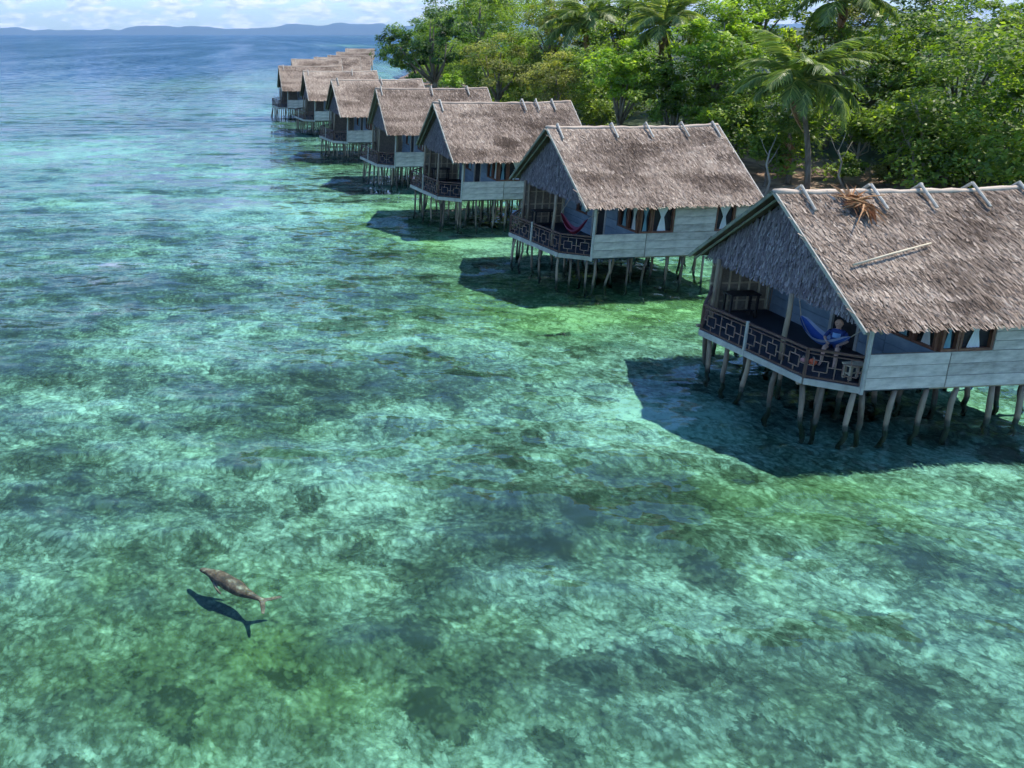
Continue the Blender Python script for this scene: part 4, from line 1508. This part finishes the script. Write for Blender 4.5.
def dry_fronds():
    rnd = random.Random(8)
    for k, (px, py, ang, lab) in enumerate(((868, 204, 2.9, 'broad dry brown palm frond lying over the ridge of the nearest roof'),
                                            (864, 203, -2.3, 'orange-brown dry frond hanging down the nearest roof below the ridge'),
                                            (850, 201, 0.1, 'thin dry frond on the nearest roof, left of the orange-brown one'))):
        p, nrm = on_roof(0, px, py, .2)
        b = MB()
        a0 = R(HUTS[0][2])
        ex = Vector((math.cos(a0), math.sin(a0), 0))
        ey = nrm.cross(ex)
        n = 26
        for j in range(n):
            th = ang + rnd.gauss(0, .75)
            L = rnd.uniform(.25, .85)
            d = ex * math.cos(th) + ey * math.sin(th)
            s = nrm.cross(d) * rnd.uniform(.012, .034)
            mid_ = d * L * .55 + nrm * rnd.uniform(.0, .1)
            b.add([-s * .3, s * .3, mid_ + s, d * L + nrm * rnd.uniform(-.04, .08), mid_ - s], [(0, 1, 2, 3, 4)], rnd.uniform(.15, 1))
        b.tube([(0, 0, 0), (ex * math.cos(ang) + ey * math.sin(ang)) * .5 + nrm * .12, (ex * math.cos(ang) + ey * math.sin(ang)) * 1.1 + nrm * .1], [.03, .022, .008], 6, .6)
        o = b.build('dry_palm_frond', 'dry_frond')
        o.location = p
        tag(o, lab, 'palm frond', 'dry fronds on the nearest roof')


dry_fronds()


def skin_body(name, verts, edges, radii, sub=1, post=None):
    me = bpy.data.meshes.new(name)
    me.from_pydata(verts, edges, [])
    o = bpy.data.objects.new(name, me)
    COL.objects.link(o)
    m = o.modifiers.new('skin', 'SKIN')
    m.use_smooth_shade = True
    sv = me.skin_vertices[0].data
    for i, r in enumerate(radii):
        sv[i].radius = r if isinstance(r, tuple) else (r, r)
    sv[0].use_root = True
    if sub:
        q = o.modifiers.new('sub', 'SUBSURF')
        q.levels = q.render_levels = sub
    dg = bpy.context.evaluated_depsgraph_get()
    ev = o.evaluated_get(dg)
    out = bpy.data.meshes.new_from_object(ev)
    out.name = name
    bpy.data.objects.remove(o)
    return out


def person():
    V, Eg, Rr = [], [], []

    def add(p, r, par=None):
        V.append(p); Rr.append(r)
        if par is not None:
            Eg.append((par, len(V) - 1))
        return len(V) - 1
    pel = add((0, 0, .10), .125)
    bel = add((-.07, 0, .25), .13, pel)
    che = add((-.13, 0, .43), (.15, .13), bel)
    nb = add((-.13, 0, .55), .065, che)
    nk = add((-.10, 0, .615), .05, nb)
    h1 = add((-.065, 0, .70), .088, nk)
    h2 = add((-.075, 0, .785), .092, h1)
    add((-.08, 0, .85), .05, h2)
    add((.045, 0, .715), .016, h1)                                     # nose
    for sg in (-1, 1):
        add((-.07, sg * .10, .725), .018, h1)                          # ear
        sh = add((-.14, sg * .17, .49), .062, che)
        el = add((-.03, sg * .27, .28), .045, sh)
        wr = add((.16, sg * .17, .22), .03, el)
        pa = add((.225, sg * .13, .215), (.034, .02), wr)
        for k, (dy, ln_) in enumerate(((-.028, .075), (-.01, .088), (.009, .082), (.027, .066))):
            f1 = add((.26 + ln_ * .3, sg * .12 + dy, .205), .009, pa)
            add((.26 + ln_ * .8, sg * .12 + dy, .18), .008, f1)
        add((.235, sg * .13 - sg * .055, .20), .010, pa)               # thumb
        hp = add((.05, sg * .10, .08), .088, pel)
        kn = add((.40, sg * .15, .13), .062, hp)
        sn = add((.46, sg * .15, -.08), .052, kn)
        an = add((.49, sg * .15, -.27), .038, sn)
        ft = add((.58, sg * .16, -.325), (.034, .028), an)
        add((.66, sg * .17, -.34), (.03, .02), ft)
    me = skin_body('body', V, Eg, Rr, 1)
    for mn in ('skin', 'shirt_blue', 'shorts_navy'):
        me.materials.append(MAT[mn])
    mi = []
    for p in me.polygons:
        c = p.center
        if c.z > .565 and abs(c.y) < .14:
            k = 0
        elif c.x < .01 and c.z > .2 and (c.z > .30 or abs(c.y) < .17):
            k = 1
        elif c.x < .16 and c.z > .12 and abs(c.y) < .12:
            k = 1
        elif c.x < .30 and c.z < .22 and not (c.x > .1 and c.z > .19):
            k = 2
        else:
            k = 0
        mi.append(k)
    me.polygons.foreach_set('material_index', mi)
    pos = at_z(834, 349, 1.62)
    a = R(HUTS[0][2])
    root = empty('person', tuple(pos), math.pi + a + R(38))
    tag(root, 'person in a dark blue t-shirt sitting in the blue hammock on the nearest veranda', 'person')
    link('body', me, root)
    b = MB()
    n = 6
    vs_, fs = [], []
    for i in range(n):
        for j in range(n):
            y = (i / (n - 1) - .5) * .19
            z = .33 + j / (n - 1) * .13
            vs_.append((.012 + .02 * (1 - (z - .33) / .13) - (y * 2.6) ** 2 * .3, y, z))
    for i in range(n - 1):
        for j in range(n - 1):
            fs.append((i * n + j, (i + 1) * n + j, (i + 1) * n + j + 1, i * n + j + 1))
    b.add(vs_, fs)
    b.build('shirt_print', 'shirt_print', root, True)
    for sg in (-1, 1):
        b = MB()
        b.sphere((.012, sg * .034, .738), .012, 8, 5)
        b.build('eye', 'eye_dark', root, True)
    return root


person()


def hammock(pL, pR, zlow, aL, aR, w, mats, label, extra=None):
    pL, pR = Vector(pL), Vector(pR)
    root = empty('hammock', tuple((pL + pR) / 2 * 1.0 - Vector((0, 0, (pL.z + pR.z) / 2 - zlow))))
    o = root.location.copy()
    tag(root, label, 'hammock')
    d = pR - pL
    side = Vector((-d.y, d.x, 0)).normalized()
    nl, nw = 19, 9
    vs_, fs, mi = [], [], []
    for i in range(nl):
        s = i / (nl - 1)
        k = 1 - (2 * s - 1) ** 2
        c = pL.lerp(pR, s)
        c.z = pL.z + (pR.z - pL.z) * s - (max(pL.z, pR.z) - zlow) * k
        hw = (.05 + w * k ** .6) / 2
        for j in range(nw):
            t = j / (nw - 1) * 2 - 1
            vs_.append(c + side * (t * hw) + Vector((0, 0, abs(t) ** 1.8 * hw * .75)) - o)
    for i in range(nl - 1):
        for j in range(nw - 1):
            fs.append((i * nw + j, (i + 1) * nw + j, (i + 1) * nw + j + 1, i * nw + j + 1))
            mi.append(1 if j in (0, 3, 7) else 0)
    b = MB()
    b.add(vs_, fs)
    ob = b.build('cloth', mats[0], root, True)
    ob.data.materials.append(MAT[mats[1]])
    ob.data.polygons.foreach_set('material_index', mi)
    for p, q in ((pL, aL), (pR, aR)):
        b = MB()
        b.tube([p - o, Vector(q) - o], .014, 5)
        b.build('rope', 'rope', root)
    return root


hp_ = lambda i, u, v, z: hut_pt(i, u, v, z)
hammock(at_z(801, 316, 2.15), at_z(851, 337, 2.12), 1.60, hp_(0, 1.6, -.9, 3.3), hp_(0, .95, 2.85, 3.0), .55, ('hammock_blue', 'hammock_stripe'), 'blue striped hammock slung across the nearest veranda')
hammock(at_z(561, 213, 2.45), at_z(588, 219, 2.35), 1.66, hp_(1, 1.2, .3, 3.5), hp_(1, .9, 2.9, 3.1), .6, ('hammock_maroon', 'cloth_pink'), 'maroon and pink hammock on the veranda of the second nearest hut')


def deck_float(px, py, mat, label, r):
    p = at_z(px, py, ZD - .16 + r)
    root = empty('float', (p[0], p[1], ZD - .16))
    tag(root, label, 'float', 'round floats on the nearest veranda')
    b = MB()
    b.sphere((0, 0, r), r, 14, 9, (1, 1, 1.0))
    b.build('ball', mat, root, True)
    b = MB()
    pts = [Vector((0, math.cos(t) * .03, 2 * r + .02 + math.sin(t) * .03)) for t in np.linspace(0, 2 * math.pi, 9)]
    b.tube(pts, .009, 5)
    b.build('rope_eye', 'rope', root, True)


deck_float(813, 362, 'float_orange', 'bright orange-red round float on the deck behind the nearest railing', .10)
deck_float(803, 360, 'float_pink', 'smaller pale pink float left of the orange-red one', .07)


def table(u, v, hut_i, L, W, h, mat, label, name='table', cat='table'):
    p = hut_pt(hut_i, u, v, ZD + HUTS[hut_i][3])
    root = empty(name, tuple(p), R(HUTS[hut_i][2]))
    tag(root, label, cat)
    b = MB()
    b.box(-L / 2, L / 2, -W / 2, W / 2, h - .05, h)
    b.build('table_top' if name == 'table' else 'seat', mat, root)
    for sx in (-1, 1):
        for sy in (-1, 1):
            b = MB()
            x, y = sx * (L / 2 - .06), sy * (W / 2 - .06)
            b.box(x - .03, x + .03, y - .03, y + .03, 0, h - .05)
            b.build('leg', mat, root)
    b = MB()
    b.box(-L / 2 + .09, L / 2 - .09, -.02, .02, .14, .18)
    b.build('stretcher', mat, root)
    for sx in (-1, 1):
        b = MB()
        x = sx * (L / 2 - .06)
        b.box(x - .025, x + .025, -W / 2 + .09, W / 2 - .09, .14, .18)
        b.build('stretcher', mat, root)


table(1.15, -2.45, 0, 1.0, .45, .80, 'black_wood', 'black wooden table against the woven screen on the nearest veranda')
table(.95, 2.45, 0, .5, .32, .42, 'bamboo', 'small pale bench by the corner post of the nearest veranda', 'bench', 'bench')
table(1.2, -2.4, 1, 1.0, .45, .78, 'black_wood', 'dark table at the far end of the second veranda')
table(1.2, -2.4, 2, 1.0, .45, .78, 'black_wood', 'dark table on the veranda of the third hut')


def ladder():
    p = hut_pt(6, -1.15, -1.0, 0)
    root = empty('ladder', (p.x, p.y, -.9))
    tag(root, 'dark wooden ladder going down into the water from the leftmost hut', 'ladder')
    top = Vector((.55, 0, 2.9))
    for sy in (-.3, .3):
        b = MB()
        b.tube([(0, sy, 0), (top.x, sy, top.z)], .045, 6)
        b.build('side_rail', 'dark_rail', root)
    for k in range(8):
        q = top * ((k + .8) / 8.5)
        b = MB()
        b.tube([(q.x, -.3, q.z), (q.x, .3, q.z)], .03, 6)
        b.build('rung', 'dark_rail', root)


ladder()


# ================================================================== in the water
def dugong():
    V, Eg, Rr = [], [], []

    def add(p, r, par=None):
        V.append(p); Rr.append(r)
        if par is not None:
            Eg.append((par, len(V) - 1))
        return len(V) - 1
    # x runs from the snout (0) to the tail
    c = add((.95, 0, 0), 0.180)
    f1 = add((.70, 0, .01), 0.172, c)
    f2 = add((.48, 0, .01), 0.132, f1)
    f3 = add((.30, 0, -.01), 0.092, f2)
    f4 = add((.16, 0, -.04), 0.084, f3)
    add((.05, 0, -.08), 0.060, f4)
    r1 = add((1.2, 0, 0), 0.148, c)
    r2 = add((1.42, 0, .01), 0.100, r1)
    r3 = add((1.60, 0, .02), 0.060, r2)
    r4 = add((1.72, 0, .03), 0.044, r3)
    for sg in (-1, 1):
        a = add((1.85, sg * .14, .03), .055, r4)
        add((1.98, sg * .30, .02), .028, a)
        a = add((.60, sg * .17, -.10), .045, f2)
        b_ = add((.74, sg * .22, -.13), .038, a)
        add((.84, sg * .25, -.14), .02, b_)
    me = skin_body('dugong', V, Eg, Rr, 2)
    for v in me.vertices:
        if v.co.x > 1.66:
            k = min((v.co.x - 1.66) / .1, 1)
            v.co.z = v.co.z * (1 - .62 * k) + .02 * .62 * k
    me.materials.append(MAT['dugong_skin'])
    o = link('dugong', me)
    o.cycles.is_caustics_receiver = True
    h, t = at_z(199, 570, -.44), at_z(273, 610, -.44)
    d = Vector(t - h)
    o.location = Vector((h[0], h[1], -.62))
    o.rotation_euler = (0, 0, math.atan2(d.y, d.x))
    o.scale = (d.length / 1.98,) * 3
    tag(o, 'reddish-brown dugong swimming just below the surface in the foreground', 'dugong')


dugong()




# ================================================================== air
def haze():
    m = bpy.data.materials.new('haze')
    m.use_nodes = True
    n, l = m.node_tree.nodes, m.node_tree.links
    n.remove(n['Principled BSDF'])
    v = n.new('ShaderNodeVolumePrincipled')
    v.inputs['Color'].default_value = (0.42, 0.64, 0.95, 1)
    v.inputs['Density'].default_value = HAZE
    v.inputs['Anisotropy'].default_value = 0.0
    l.new(v.outputs[0], n['Material Output'].inputs['Volume'])
    MAT['haze'] = m
    b = MB()
    b.box(-13400, 13400, -800, 13400, -16, 345)
    o = b.build('haze', 'haze')
    tag(o, 'pale blue sea haze over the far water and hills', 'haze', kind='stuff')


HAZE = 7e-5
haze()
